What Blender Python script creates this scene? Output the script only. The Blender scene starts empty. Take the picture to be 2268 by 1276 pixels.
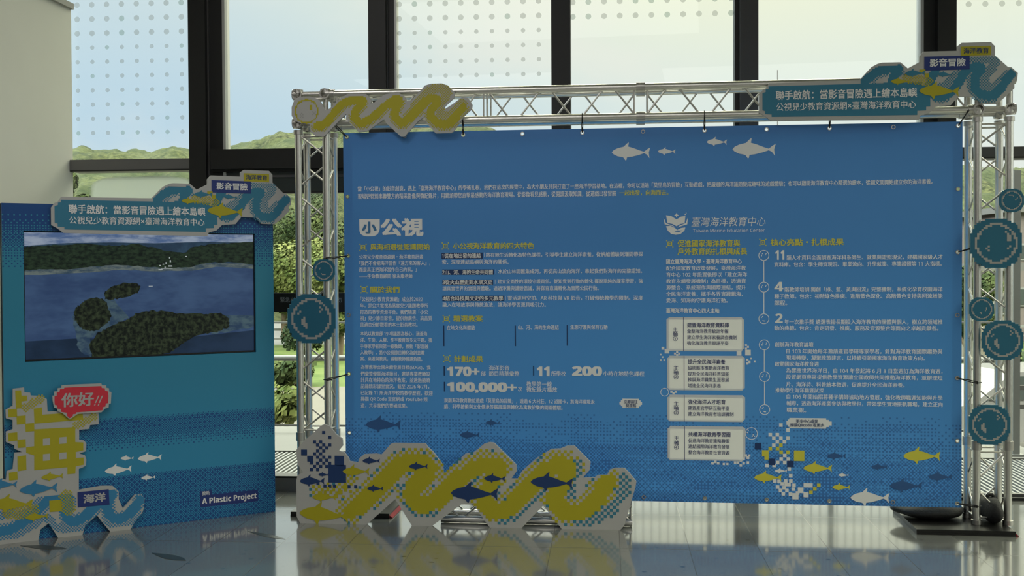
import bpy, math, random
from math import sin, cos, pi, floor, hypot
from mathutils import Vector, Matrix, noise
random.seed(7)
SC = bpy.context.scene
COL = SC.collection
# ------------------------------------------------------------------ camera
W, H, F = 2268, 1276, 2426.0
CAMZ = 1.75
PITCH, ROLL = .0187, -.0046
cp, sp = cos(PITCH), sin(PITCH)
FW = Vector((0, cp, -sp)); R0 = Vector((1, 0, 0)); U0 = R0.cross(FW)
CR = R0*cos(ROLL) + U0*sin(ROLL)
CU = -R0*sin(ROLL) + U0*cos(ROLL)
EYE = Vector((0, 0, CAMZ))
cd = bpy.data.cameras.new('camera'); cam = bpy.data.objects.new('camera', cd); COL.objects.link(cam)
cd.sensor_width = 36; cd.lens = 36*F/W; cd.clip_start = .05; cd.clip_end = 900
cam.matrix_world = Matrix(((CR.x, CU.x, -FW.x, 0), (CR.y, CU.y, -FW.y, 0), (CR.z, CU.z, -FW.z, CAMZ), (0, 0, 0, 1)))
SC.camera = cam
SC.view_settings.view_transform = 'Standard'; SC.view_settings.look = 'None'
SC.view_settings.gamma = 1; SC.view_settings.exposure = 0.0
SC.view_settings.use_curve_mapping = False
SC.cycles.use_denoising = True
SC.cycles.max_bounces = 10; SC.cycles.transparent_max_bounces = 16
SC.cycles.caustics_reflective = False; SC.cycles.caustics_refractive = False
SC.cycles.sample_clamp_indirect = 6

def nd(nt, t, **kw):
    n = nt.nodes.new(t)
    for k, v in kw.items():
        if k in n.inputs.keys() if isinstance(k, str) else False:
            n.inputs[k].default_value = v
        else:
            setattr(n, k, v)
    return n
class NT:
    """small helper to write node graphs as expressions"""
    def __init__(s, nt): s.nt = nt
    def put(s, sock, v):
        if hasattr(v, 'is_output'): s.nt.links.new(v, sock)
        elif v is not None: sock.default_value = v
    def m(s, op, a, b=None, c=None, clamp=False):
        n = s.nt.nodes.new('ShaderNodeMath'); n.operation = op; n.use_clamp = clamp
        for i, v in enumerate((a, b, c)):
            if v is not None: s.put(n.inputs[i], v)
        return n.outputs[0]
    def mix(s, f, a, b):
        n = s.nt.nodes.new('ShaderNodeMix'); n.data_type = 'RGBA'
        s.put(n.inputs[0], f); s.put(n.inputs[6], a); s.put(n.inputs[7], b)
        return n.outputs[2]
    def ramp(s, f, lo, hi):
        n = s.nt.nodes.new('ShaderNodeMapRange'); n.clamp = True; n.interpolation_type = 'SMOOTHSTEP'
        s.put(n.inputs[0], f); n.inputs[1].default_value = lo; n.inputs[2].default_value = hi
        return n.outputs[0]
    def noise(s, vec, scale, detail=3, rough=.5):
        n = s.nt.nodes.new('ShaderNodeTexNoise')
        if vec is not None: s.put(n.inputs['Vector'], vec)
        n.inputs['Scale'].default_value = scale; n.inputs['Detail'].default_value = detail; n.inputs['Roughness'].default_value = rough
        return n.outputs['Fac']
    def obj(s): return s.nt.nodes.new('ShaderNodeTexCoord').outputs['Object']
    def xyz(s, v):
        n = s.nt.nodes.new('ShaderNodeSeparateXYZ'); s.put(n.inputs[0], v); return n.outputs
    def comb(s, x, y, z):
        n = s.nt.nodes.new('ShaderNodeCombineXYZ')
        for i, v in enumerate((x, y, z)): s.put(n.inputs[i], v)
        return n.outputs[0]
def lin(c):
    return tuple((x/255/12.92 if x <= 10.3 else ((x/255+.055)/1.055)**2.4) for x in c)
def P(r, g, b, k=2.5):            # print colour seen in the dim hall -> albedo
    return tuple(min(.88, x*k) for x in lin((r, g, b))) + (1,)

# ------------------------------------------------------------------ world (evening sky: blue on the left, pale yellow on the right)
wd = bpy.data.worlds.new('sky'); SC.world = wd; wd.use_nodes = True
nt = wd.node_tree; nt.nodes.clear(); g = NT(nt)
dirv = nt.nodes.new('ShaderNodeTexCoord').outputs['Generated']
X, Y, Z = g.xyz(dirv)
az = g.m('DIVIDE', X, g.m('MAXIMUM', g.m('ABSOLUTE', Y), .05))
warm = g.ramp(g.m('ADD', az, g.m('MULTIPLY', Z, .9)), -.22, .42)
hi = g.ramp(Z, .1, .3)
blue = g.mix(hi, (.52, .70, .83, 1), (.66, .78, .80, 1))
yel = g.mix(hi, (.76, .85, .82, 1), (.95, .96, .71, 1))
skyc = g.mix(warm, blue, yel)
cl = g.ramp(g.noise(g.comb(g.m('MULTIPLY', X, 1.0), Y, g.m('MULTIPLY', Z, 2.2)), 3.2, 5, .55), .46, .74)
skyc = g.mix(g.m('MULTIPLY', cl, .55), skyc, (.90, .89, .80, 1))
lift = g.m('ADD', 1.0, g.m('MULTIPLY', g.ramp(Z, .27, .6), 8.0))      # overhead sky, above the frame, boosted to send more light indoors
vs_n = nt.nodes.new('ShaderNodeVectorMath'); vs_n.operation = 'SCALE'; nt.links.new(skyc, vs_n.inputs[0]); nt.links.new(lift, vs_n.inputs['Scale']); skyc = vs_n.outputs[0]
skyc = g.mix(g.ramp(Z, -.05, 0.0), (.16, .17, .13, 1), skyc)
bg = nt.nodes.new('ShaderNodeBackground'); nt.links.new(skyc, bg.inputs[0]); bg.inputs[1].default_value = 1.0
wo = nt.nodes.new('ShaderNodeOutputWorld'); nt.links.new(bg.outputs[0], wo.inputs[0])

def light(name, typ, loc, energy, color=(1, 1, 1), rot=(0, 0, 0), **kw):
    l = bpy.data.lights.new(name, typ); l.energy = energy; l.color = color
    for k, v in kw.items(): setattr(l, k, v)
    o = bpy.data.objects.new(name, l); COL.objects.link(o); o.location = loc; o.rotation_euler = rot
    return o
# sun over the roof, lighting the hillside outside
sun = light('sun', 'SUN', (0, 0, 20), 3.0, (1, .95, .82), angle=.02)
sun.rotation_euler = Vector((.80, .38, -.50)).to_track_quat('-Z', 'Y').to_euler()
# added ceiling lights, unseen, to brighten the fronts of the displays
for i, (lx, ly, e) in enumerate(((-2.6, -2.2, 58), (2.6, -2.2, 46), (-.4, 2.8, 42))):
    light('ceiling_fill', 'AREA', (lx, ly, 4.95), e, (1, .985, .95), shape='RECTANGLE', size=3.6, size_y=2.4)
light('ceiling_fill', 'AREA', (-1.9, 5.0, 4.93), 32, (1, .97, .92), shape='RECTANGLE', size=2.0, size_y=1.0)   # unseen light added to brighten the left panel

# ------------------------------------------------------------------ planes and builders
class Plane:
    """vertical plane: x runs right, z up, y away from the viewer (local frame turned by -yaw about Z)"""
    def __init__(s, origin, yaw):
        s.o = Vector((origin[0], origin[1], 0)); s.t = yaw
        s.u = Vector((cos(yaw), -sin(yaw), 0)); s.n = Vector((sin(yaw), cos(yaw), 0))
    def hit(s, px, py, w=0.0):
        d = CR*((px-W/2)/F) - CU*((py-H/2)/F) + FW
        o = s.o + s.n*w
        k = (o-EYE).dot(s.n)/d.dot(s.n)
        p = EYE + d*k - o
        return (p.dot(s.u), p.z)
    def at(s, u, w, v): return s.o + s.u*u + s.n*w + Vector((0, 0, v))
def floor_hit(px, py, z=0.0):
    d = CR*((px-W/2)/F) - CU*((py-H/2)/F) + FW
    k = (z-CAMZ)/d.z
    return EYE + d*k
def depth_hit(px, py, dist):
    d = CR*((px-W/2)/F) - CU*((py-H/2)/F) + FW
    return EYE + d*(dist/d.y)

class MB:
    def __init__(s, off=(0, 0, 0)):
        s.v = []; s.f = []; s.m = []; s.mats = []; s.off = off; s.sm = []
    def mi(s, mat):
        if mat not in s.mats: s.mats.append(mat)
        return s.mats.index(mat)
    def add(s, vs, fs, mat, smooth=False):
        b = len(s.v); k = s.mi(mat)
        s.v += [tuple(v) for v in vs]
        for f in fs:
            s.f.append([b+i for i in f]); s.m.append(k); s.sm.append(smooth)
    def box(s, a, b, mat):
        x0, y0, z0 = a; x1, y1, z1 = b
        vs = [(x0, y0, z0), (x1, y0, z0), (x1, y1, z0), (x0, y1, z0), (x0, y0, z1), (x1, y0, z1), (x1, y1, z1), (x0, y1, z1)]
        s.add(vs, [(0, 3, 2, 1), (4, 5, 6, 7), (0, 1, 5, 4), (1, 2, 6, 5), (2, 3, 7, 6), (3, 0, 4, 7)], mat)
    def prism(s, pts, y0, y1, mat, side=None):
        n = len(pts)
        ar = sum(pts[i][0]*pts[(i+1) % n][1]-pts[(i+1) % n][0]*pts[i][1] for i in range(n))
        if ar < 0: pts = pts[::-1]
        s.add([(x, y0, z) for x, z in pts], [tuple(range(n))], mat)
        s.add([(x, y1, z) for x, z in pts], [tuple(range(n))[::-1]], side or mat)
        vs = [(x, y0, z) for x, z in pts]+[(x, y1, z) for x, z in pts]
        s.add(vs, [(i, n+i, n+(i+1) % n, (i+1) % n) for i in range(n)], side or mat)
    def flat(s, pts, y, mat):
        n = len(pts)
        ar = sum(pts[i][0]*pts[(i+1) % n][1]-pts[(i+1) % n][0]*pts[i][1] for i in range(n))
        if ar < 0: pts = pts[::-1]
        s.add([(x, y, z) for x, z in pts], [tuple(range(n))], mat)
    def rect(s, x0, z0, x1, z1, y, mat): s.flat([(x0, z0), (x1, z0), (x1, z1), (x0, z1)], y, mat)
    def tube(s, p, q, r, mat, n=12, caps=True, ri=0):
        p, q = Vector(p), Vector(q); d = (q-p).normalized()
        a = d.orthogonal().normalized(); b = d.cross(a)
        ring = [(a*cos(2*pi*i/n)+b*sin(2*pi*i/n)) for i in range(n)]
        vs = [p+c*r for c in ring]+[q+c*r for c in ring]
        s.add(vs, [(i, (i+1) % n, n+(i+1) % n, n+i) for i in range(n)], mat, True)
        if ri:
            vi = [p+c*ri for c in ring]+[q+c*ri for c in ring]
            s.add(vi, [(i, n+i, n+(i+1) % n, (i+1) % n) for i in range(n)], mat, True)
            for off, (o_, i_) in ((0, (vs[:n], vi[:n])), (1, (vs[n:], vi[n:]))):
                s.add(o_+i_, [(i, n+i, n+(i+1) % n, (i+1) % n) if off == 0 else (i, (i+1) % n, n+(i+1) % n, n+i) for i in range(n)], mat)
        elif caps:
            s.add(vs[:n], [tuple(range(n))[::-1]], mat); s.add(vs[n:], [tuple(range(n))], mat)
    def path(s, pts, r, mat, n=8):
        for a, b in zip(pts, pts[1:]): s.tube(a, b, r, mat, n)
    def ball(s, c, r, mat, seg=12, rings=8, f=None):
        vs = []; fs = []
        for j in range(rings+1):
            th = pi*j/rings
            for i in range(seg):
                ph = 2*pi*i/seg
                d = Vector((sin(th)*cos(ph), sin(th)*sin(ph), cos(th)))
                k = f(d) if f else 1
                vs.append(Vector(c)+Vector((d.x*r[0], d.y*r[1], d.z*r[2]))*k)
        for j in range(rings):
            for i in range(seg):
                a = j*seg+i; b = j*seg+(i+1) % seg
                fs.append((a, a+seg, b+seg, b))
        s.add(vs, fs, mat, True)
    def build(s, name, parent=None, loc=None, rz=0):
        me = bpy.data.meshes.new(name)
        ox, oy, oz = s.off
        me.from_pydata([(x-ox, y-oy, z-oz) for x, y, z in s.v], [], s.f)
        for m in s.mats: me.materials.append(m)
        me.polygons.foreach_set('material_index', s.m)
        me.polygons.foreach_set('use_smooth', s.sm)
        me.update()
        o = bpy.data.objects.new(name, me); COL.objects.link(o)
        if parent: o.parent = parent
        if loc is not None: o.location = loc; o.rotation_euler.z = rz
        return o
def tag(o, label=None, cat=None, group=None, kind=None):
    if label: o['label'] = label
    if cat: o['category'] = cat
    if group: o['group'] = group
    if kind: o['kind'] = kind
    return o
def thing(name, label, cat, loc, rz=0, group=None):
    o = bpy.data.objects.new(name, None); COL.objects.link(o); o.empty_display_size = .1
    o.location = loc; o.rotation_euler.z = rz
    return tag(o, label, cat, group)
def struct(name, loc=(0, 0, 0), rz=0):
    o = bpy.data.objects.new(name, None); COL.objects.link(o); o.location = loc; o.rotation_euler.z = rz
    o['kind'] = 'structure'; return o

# ------------------------------------------------------------------ materials
def mat(name, col, rough=.6, metal=0, var=.06, vs=8, bump=0, bs=40, spec=.5, coat=0):
    m = bpy.data.materials.new(name); m.use_nodes = True; nt = m.node_tree
    b = nt.nodes['Principled BSDF']; g = NT(nt)
    col = tuple(col)[:3]
    o = g.obj(); f = g.noise(o, vs, 4)
    c0 = tuple(max(0, c*(1-var)) for c in col)+(1,); c1 = tuple(min(1, c*(1+var)) for c in col)+(1,)
    nt.links.new(g.mix(f, c0, c1), b.inputs['Base Color'])
    b.inputs['Roughness'].default_value = rough; b.inputs['Metallic'].default_value = metal
    b.inputs['Specular IOR Level'].default_value = spec
    if coat: b.inputs['Coat Weight'].default_value = coat
    if bump:
        bn = nt.nodes.new('ShaderNodeBump'); bn.inputs['Strength'].default_value = bump; bn.inputs['Distance'].default_value = .01
        nt.links.new(g.noise(o, bs, 4), bn.inputs['Height']); nt.links.new(bn.outputs[0], b.inputs['Normal'])
    return m
def bayer(g, x, z, p):
    sx = g.m('FLOOR', g.m('DIVIDE', x, p)); sz = g.m('FLOOR', g.m('DIVIDE', z, p))
    def b2(a, b):
        bx = g.m('FLOORED_MODULO', a, 2.0); bz = g.m('FLOORED_MODULO', b, 2.0)
        return g.m('ADD', g.m('MULTIPLY', g.m('ABSOLUTE', g.m('SUBTRACT', bx, bz)), .5), g.m('MULTIPLY', bz, .25))
    lo = b2(sx, sz); hi = b2(g.m('FLOOR', g.m('DIVIDE', sx, 2.0)), g.m('FLOOR', g.m('DIVIDE', sz, 2.0)))
    return sx, sz, g.m('ADD', lo, g.m('MULTIPLY', hi, .25))
M_WHITE = mat('white_print_board', (.53, .525, .52), .55, 0, .02)
M_FOAM = mat('foam_board_edge', (.53, .525, .51), .8, 0, .03)
M_INKW = mat('white_ink', (.95, .95, .96), .55, 0, .02)
M_YEL = mat('yellow_ink', P(124, 117, 20), .5, 0, .03)
M_YEL2 = mat('yellow_heading_ink', P(150, 145, 50), .5, 0, .03)
M_TEAL = mat('teal_ink', P(36, 86, 104), .5, 0, .03)
M_TEAL2 = mat('bubble_teal_ink', P(20, 68, 88), .5, 0, .03)
M_BLUE = mat('blue_ink', P(42, 82, 118), .5, 0, .03)
M_NAVY = mat('navy_ink', P(18, 38, 74), .5, 0, .03)
M_DARKFISH = mat('deep_blue_ink', P(32, 62, 102), .5, 0, .03)
M_RED = mat('red_ink', P(150, 32, 46), .5, 0, .03)
M_GREY = mat('grey_ink', (.41, .41, .41), .55, 0, .02)
M_ALU = mat('brushed_aluminium', (.86, .84, .79), .30, 1, .12, 6, .08, 60)
M_ALU2 = mat('cast_aluminium', (.64, .62, .59), .36, 1, .15, 14, .1, 80)
M_BLACK = mat('black_frame', (.012, .012, .012), .45, 0, .1)
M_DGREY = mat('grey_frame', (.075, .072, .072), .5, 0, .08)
M_LITG = mat('lit_grey_frame', (.16, .155, .155), .5, 0, .05)  # paler copy of the grey frame, light on it put into the colour
M_SILV = mat('bright_seal_strip', (.55, .55, .53), .4, .3, .05)
M_CORD = mat('black_cord', (.01, .01, .01), .6, 0, .1)
M_SAND = mat('black_bag_canvas', (.012, .012, .013), .75, 0, .3, 20, .4, 60)
M_STEEL = mat('black_steel_plate', (.02, .02, .02), .35, .3, .3, 12)
M_REDT = mat('red_edge_tape', (.30, .012, .03), .85, 0, .1)
M_WALL = mat('painted_wall', (.86, .86, .80), .6, 0, .04, 2)
M_CEIL = mat('ceiling_paint', (.60, .60, .58), .9, 0, .03)
M_WALLD = mat('hall_wall_paint', (.55, .55, .53), .8, 0, .03)

def glass_mat():
    m = bpy.data.materials.new('window_glass'); m.use_nodes = True; nt = m.node_tree; nt.nodes.clear(); g = NT(nt)
    t = nt.nodes.new('ShaderNodeBsdfTransparent'); t.inputs[0].default_value = (.985, .995, .99, 1)
    gl = nt.nodes.new('ShaderNodeBsdfGlossy'); gl.inputs['Roughness'].default_value = .01
    lw = nt.nodes.new('ShaderNodeLayerWeight'); lw.inputs[0].default_value = .25
    mx = nt.nodes.new('ShaderNodeMixShader'); nt.links.new(g.m('MULTIPLY', lw.outputs['Fresnel'], .8), mx.inputs[0])
    nt.links.new(t.outputs[0], mx.inputs[1]); nt.links.new(gl.outputs[0], mx.inputs[2])
    o = nt.nodes.new('ShaderNodeOutputMaterial'); nt.links.new(mx.outputs[0], o.inputs[0]); return m
M_GLASS = glass_mat()
def film_mat(name, col, alpha, shape=None):
    m = bpy.data.materials.new(name); m.use_nodes = True; nt = m.node_tree; nt.nodes.clear(); g = NT(nt)
    t = nt.nodes.new('ShaderNodeBsdfTransparent')
    d = nt.nodes.new('ShaderNodeBsdfTranslucent'); d.inputs[0].default_value = col
    d2 = nt.nodes.new('ShaderNodeBsdfDiffuse'); d2.inputs[0].default_value = col
    a = nt.nodes.new('ShaderNodeAddShader'); nt.links.new(d.outputs[0], a.inputs[0]); nt.links.new(d2.outputs[0], a.inputs[1])
    mx = nt.nodes.new('ShaderNodeMixShader')
    if shape: g.put(mx.inputs[0], shape(g))
    else: g.put(mx.inputs[0], g.m('ADD', alpha-.06, g.m('MULTIPLY', g.noise(g.obj(), 9, 2), .12)))
    nt.links.new(t.outputs[0], mx.inputs[1]); nt.links.new(a.outputs[0], mx.inputs[2])
    o = nt.nodes.new('ShaderNodeOutputMaterial'); nt.links.new(mx.outputs[0], o.inputs[0]); return m
M_DOT = film_mat('frosted_dot_film', (.16, .17, .17, 1), .42)
M_DOT2 = film_mat('greenish_dot_film', (.11, .19, .17, 1), .45)

# ------------------------------------------------------------------ scene planes
org = floor_hit(2232, 1174)
TR = Plane(org, math.radians(6.5))                 # front chords of the truss goalpost
wa = floor_hit(630, 1086); YW = .087
WL = Plane(wa, YW)                                 # front of the window frames
sa, sb = floor_hit(127, 1189), floor_hit(608, 1133)
ST = Plane(sa, math.atan2(-(sb-sa).y, (sb-sa).x))  # front of the standing panel
ca = floor_hit(665, 1159)
WC = Plane(ca, math.radians(6.5))                  # front of the long wave cut-out

# ------------------------------------------------------------------ floor, room shell
def floor_mat():
    m = bpy.data.materials.new('speckled_tile'); m.use_nodes = True; nt = m.node_tree; g = NT(nt)
    b = nt.nodes['Principled BSDF']; o = g.obj(); x, y, z = g.xyz(o)
    def loc(px, py):
        p = floor_hit(px, py)-WL.o; return p.dot(WL.u), p.dot(WL.n)
    a, c = loc(1040, 1276), loc(1882, 1276)
    sx = (c[0]-a[0])/5; sy = loc(1700, 1149)[1]-loc(1700, 1227)[1]; y0 = loc(1340, 1214.7)[1]
    def line(v, org, sp_, wd):
        f = g.m('FLOORED_MODULO', g.m('DIVIDE', g.m('SUBTRACT', v, org), sp_), 1.0)
        d = g.m('MULTIPLY', g.m('MINIMUM', f, g.m('SUBTRACT', 1.0, f)), sp_)
        return g.m('LESS_THAN', d, wd), g.m('FLOOR', g.m('DIVIDE', g.m('SUBTRACT', v, org), sp_))
    lx, ix = line(x, a[0], sx, .0028); ly, iy = line(y, y0, sy, .0035)
    grout = g.m('MAXIMUM', lx, ly)
    wn = nt.nodes.new('ShaderNodeTexWhiteNoise'); wn.noise_dimensions = '2D'; nt.links.new(g.comb(ix, iy, 0), wn.inputs['Vector'])
    base = g.mix(wn.outputs['Value'], (.185, .19, .18, 1), (.23, .235, .22, 1))
    base = g.mix(g.m('MULTIPLY', g.noise(o, 25, 4), .35), base, (.30, .30, .285, 1))
    # dark flecks
    nv = nt.nodes.new('ShaderNodeTexNoise'); nt.links.new(o, nv.inputs['Vector']); nv.inputs['Scale'].default_value = 40
    ad = nt.nodes.new('ShaderNodeVectorMath'); ad.operation = 'SCALE'; nt.links.new(nv.outputs['Color'], ad.inputs[0]); ad.inputs['Scale'].default_value = .018
    av = nt.nodes.new('ShaderNodeVectorMath'); nt.links.new(o, av.inputs[0]); nt.links.new(ad.outputs[0], av.inputs[1])
    fl = None
    for sc_, th, pr in ((9.0, .085, .72), (16.0, .07, .80)):
        vo = nt.nodes.new('ShaderNodeTexVoronoi'); vo.voronoi_dimensions = '2D'; nt.links.new(av.outputs[0], vo.inputs['Vector']); vo.inputs['Scale'].default_value = sc_
        cr = nt.nodes.new('ShaderNodeSeparateColor'); nt.links.new(vo.outputs['Color'], cr.inputs[0])
        k = g.m('MULTIPLY', g.m('LESS_THAN', vo.outputs['Distance'], g.m('MULTIPLY', cr.outputs[1], th*1.6)), g.m('GREATER_THAN', cr.outputs[0], 1-pr*.6))
        fl = k if fl is None else g.m('MAXIMUM', fl, k)
    base = g.mix(g.m('MULTIPLY', fl, .85), base, (.06, .06, .055, 1))
    base = g.mix(g.m('MULTIPLY', grout, .8), base, (.09, .09, .085, 1))
    nt.links.new(base, b.inputs['Base Color'])
    ro = g.m('ADD', .10, g.m('MULTIPLY', g.noise(o, 6, 3), .04))
    nt.links.new(g.m('ADD', ro, g.m('MULTIPLY', grout, .3)), b.inputs['Roughness'])
    b.inputs['Specular IOR Level'].default_value = .5
    b.inputs['Coat Weight'].default_value = 1; b.inputs['Coat IOR'].default_value = 1.6; b.inputs['Coat Roughness'].default_value = .09
    bn = nt.nodes.new('ShaderNodeBump'); bn.inputs['Strength'].default_value = .025; bn.inputs['Distance'].default_value = .01
    nt.links.new(g.noise(o, 3.5, 2), bn.inputs['Height']); nt.links.new(bn.outputs[0], b.inputs['Normal'])
    return m
CEILZ = 5.0
def local_box(name, a, b, m, pl=WL):
    mb = MB(); mb.box(a, b, m)
    o = mb.build(name, None, pl.o, -pl.t); o['kind'] = 'structure'; return o
U0L = WL.hit(160, 200)[0]
local_box('floor', (-9, -13.5, -.15), (7.6, .2, 0), floor_mat())
local_box('ceiling', (-9, -13.5, CEILZ), (7.6, .25, CEILZ+.2), M_CEIL)
local_box('wall_back', (-9, -13.7, 0), (7.6, -13.5, CEILZ), M_WALLD)
local_box('wall_right', (7.4, -13.5, 0), (7.6, -8.0, CEILZ), M_WALLD)
rw = struct('added_window', WL.o, -WL.t)                # unseen glazed right side, added to brighten the left wall
mb = MB()
for y in (-8.0, -6.0, -4.0, -2.0, -.08): mb.box((7.42, y-.04, 0), (7.58, y+.08, CEILZ), M_BLACK)
mb.box((7.42, -8.0, 0), (7.58, .1, .15), M_DGREY); mb.box((7.42, -8.0, 2.3), (7.58, .1, 2.38), M_DGREY); mb.build('window_frame', rw)
mb = MB(); mb.box((7.49, -8.0, .15), (7.5, .1, 2.3), M_GLASS); mb.box((7.49, -8.0, 2.38), (7.5, .1, CEILZ), M_GLASS); mb.build('glass_pane', rw)
local_box('wall_far_left', (-9.2, -13.5, 0), (-9, .2, CEILZ), M_WALLD)
local_box('wall_front_left', (-9, -.02, 0), (U0L-2.15, .2, CEILZ), M_WALLD)
# white side wall at the left with a capped top
ux = WL.hit(160, 200)[0]
vtop = WL.hit(161, 13)[1]
mb = MB(); mb.box((ux-2.2, -1.75, 0), (ux, -.005, vtop-.03), M_WALL); mb.box((ux-2.23, -1.78, vtop-.03), (ux+.025, -.004, vtop+.015), M_FOAM)
o = mb.build('wall_left', None, WL.o, -WL.t); o['kind'] = 'structure'

# ------------------------------------------------------------------ windows
U = lambda px, py=120: WL.hit(px, py)[0]
V = lambda px, py: WL.hit(px, py)[1]
SILL = V(630, 1053)
def mullion(name, segs):
    mb = MB()
    for (a, b, y0, y1, m) in segs: mb.box((U(a), y0, 0), (U(b), y1, CEILZ), m)
    o = mb.build(name, None, WL.o, -WL.t); o['kind'] = 'structure'
mullion('trim_1', [(424, 461, -.07, .12, M_BLACK), (461, 464, -.02, .1, M_DGREY), (464, 493, .0, .1, M_BLACK), (493, 499, -.01, .1, M_SILV)])
mullion('trim_2', [(820, 858, -.07, .12, M_BLACK), (858, 860, -.02, .1, M_DGREY), (860, 874, .0, .1, M_BLACK), (874, 878, -.01, .1, M_SILV)])
mullion('trim_3', [(1222, 1264, -.07, .12, M_BLACK)])
mullion('trim_4', [(1627, 1637, -.01, .1, M_BLACK), (1637, 1677, -.07, .12, M_DGREY)])
mullion('trim_5', [(2038, 2045, -.01, .1, M_SILV), (2045, 2071, 0, .1, M_BLACK), (2071, 2112, -.07, .12, M_BLACK)])
def dots(u0, u1, vb, vt, px0, py0, step_px, parent, seed):
    rnd = random.Random(seed)
    mb = MB(); us, _ = WL.hit(px0, py0); du = WL.hit(px0+step_px, py0)[0]-us
    v0 = V(px0, py0); dv = du*.925
    k0 = int((u0-us)/du)-1
    u = us+k0*du
    while u < u1:
        if u > u0:
            v = v0; j = 0
            while v < vt:
                if v > vb:
                    r = du*(.185 if v > WV2 else .142)
                    n = 14; c = [(u+r*cos(2*pi*i/n), v+r*sin(2*pi*i/n)) for i in range(n)]
                    mb.flat(c, .036, M_DOT2 if rnd.random() < .15 else M_DOT)
                v += dv
        u += du
    return mb.build('dot_film', parent)
WV2 = V(1100, 62)
def window(name, a, b, tr0, tr1, dot=None, sill=True, tm=M_DGREY):
    r = struct(name, WL.o, -WL.t)
    u0, u1 = U(a), (U(b) if b else 7.42)
    mb = MB()
    mb.box((u0, -.06, tr0), (u1, .1, tr1), tm)
    mb.box((u0, -.061, tr0-.012), (u1, .1, tr0), M_BLACK)
    mb.box((u0, -.03, 0), (u1, .1, .022), M_BLACK); mb.box((u0, .02, .022), (u1, .07, .04), M_DGREY)
    mb.box((u0, -.06, CEILZ-.12), (u1, .1, CEILZ), M_BLACK)
    mb.build('window_frame', r)
    gm = MB(); gm.box((u0-.06, .04, .03), (u1+.015, .048, tr0), M_GLASS); gm.box((u0-.06, .04, tr1), (u1+.015, .048, CEILZ-.1), M_GLASS)
    gm.build('glass_pane', r)
    if dot: dots(u0-.02, u1+.01, tr1+.09, CEILZ-.15, dot[0], dot[1], dot[2], r, a)
    return r
t1a, t1b = V(300, 377), V(300, 354)
tD0, tD1 = V(600, 375), V(600, 331)
t6a, t6b = V(2200, 349), V(2200, 327)
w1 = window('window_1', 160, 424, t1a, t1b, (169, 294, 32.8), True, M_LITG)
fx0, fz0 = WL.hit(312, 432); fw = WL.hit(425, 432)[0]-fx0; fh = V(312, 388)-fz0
def patch_shape(g):
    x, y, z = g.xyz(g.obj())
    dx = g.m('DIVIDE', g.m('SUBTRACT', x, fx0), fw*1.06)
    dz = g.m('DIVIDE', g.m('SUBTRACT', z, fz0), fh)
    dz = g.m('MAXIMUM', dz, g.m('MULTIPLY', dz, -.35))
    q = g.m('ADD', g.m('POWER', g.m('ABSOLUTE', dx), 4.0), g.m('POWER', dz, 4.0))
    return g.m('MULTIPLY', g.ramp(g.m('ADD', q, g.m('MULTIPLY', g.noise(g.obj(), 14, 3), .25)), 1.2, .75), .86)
M_PATCH = film_mat('whitish_glass_film', (.34, .375, .36, 1), .8, patch_shape)  # soft-edged whitish patch on the lower left pane
mb = MB(); mb.rect(U(163, 400), SILL+.3, U(428, 400), t1a-.01, .036, M_PATCH); mb.build('whitish_patch', w1)
window('window_2', 878, 1222, t6a, t6b, (917, 167, 34.2))
window('window_3', 1264, 1627, t6a, t6b, (1303, 34, 34.9))
window('window_4', 1677, 2038, t6a, t6b)
window('window_5', 2112, None, t6a, t6b, (2149, 7, 37.1))
# glazed emergency door between the first two mullions
dr = struct('door_1', WL.o, -WL.t)
mb = MB(); u0, u1 = U(470), U(820)
mb.box((u0, -.065, tD0), (u1, .1, tD1), M_BLACK); mb.box((u0, -.02, tD0-.02), (u1, .1, tD0), M_BLACK)
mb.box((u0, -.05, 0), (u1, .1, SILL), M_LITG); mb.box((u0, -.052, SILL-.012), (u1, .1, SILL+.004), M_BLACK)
mb.box((u0, -.06, CEILZ-.12), (u1, .1, CEILZ), M_BLACK); mb.build('door_frame', dr)
M_HEADBOX = mat('dark_green_head_panel', (.035, .045, .043), .35, 0, .1)
mb = MB(); vb = V(600, 425); mb.box((u0, .0, vb), (u1, .09, tD0-.015), M_HEADBOX); mb.box((u0, -.012, V(600, 390)-.012), (u1, .09, V(600, 388)), M_DGREY)
mb.box((u0, -.01, vb-.012), (u1, .09, vb), M_BLACK); mb.build('head_panel', dr)
gm = MB(); gm.box((u0, .04, SILL), (u1, .048, vb), M_GLASS); gm.box((u0, .04, tD1), (u1, .048, CEILZ-.1), M_GLASS); gm.build('glass_pane', dr)
mb = MB(); mb.box((U(500, 670), -.01, V(630, 691)), (U(818, 670), .036, V(630, 649)), M_BLACK); band = mb.build('warning_band', dr)

# ------------------------------------------------------------------ lettering
_cache = {}
def sans(body, bold):
    o = ''
    for c in body:
        k = ord(c)
        if 48 <= k <= 57: o += chr((0x1D7EC if bold else 0x1D7E2)+k-48)
        elif 65 <= k <= 90: o += chr((0x1D5D4 if bold else 0x1D5A0)+k-65)
        elif 97 <= k <= 122: o += chr((0x1D5EE if bold else 0x1D5BA)+k-97)
        else: o += c
    return o
def glyphs(body):
    if body not in _cache:
        c = bpy.data.curves.new('t', 'FONT'); c.body = body; c.size = 1; c.resolution_u = 2
        o = bpy.data.objects.new('t', c); COL.objects.link(o)
        me = bpy.data.meshes.new_from_object(o.evaluated_get(bpy.context.evaluated_depsgraph_get()))
        vs = [(v.co.x, v.co.y) for v in me.vertices]; fs = [tuple(p.vertices) for p in me.polygons]
        bpy.data.objects.remove(o); bpy.data.curves.remove(c); bpy.data.meshes.remove(me)
        _cache[body] = (vs, fs)
    return _cache[body]
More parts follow.
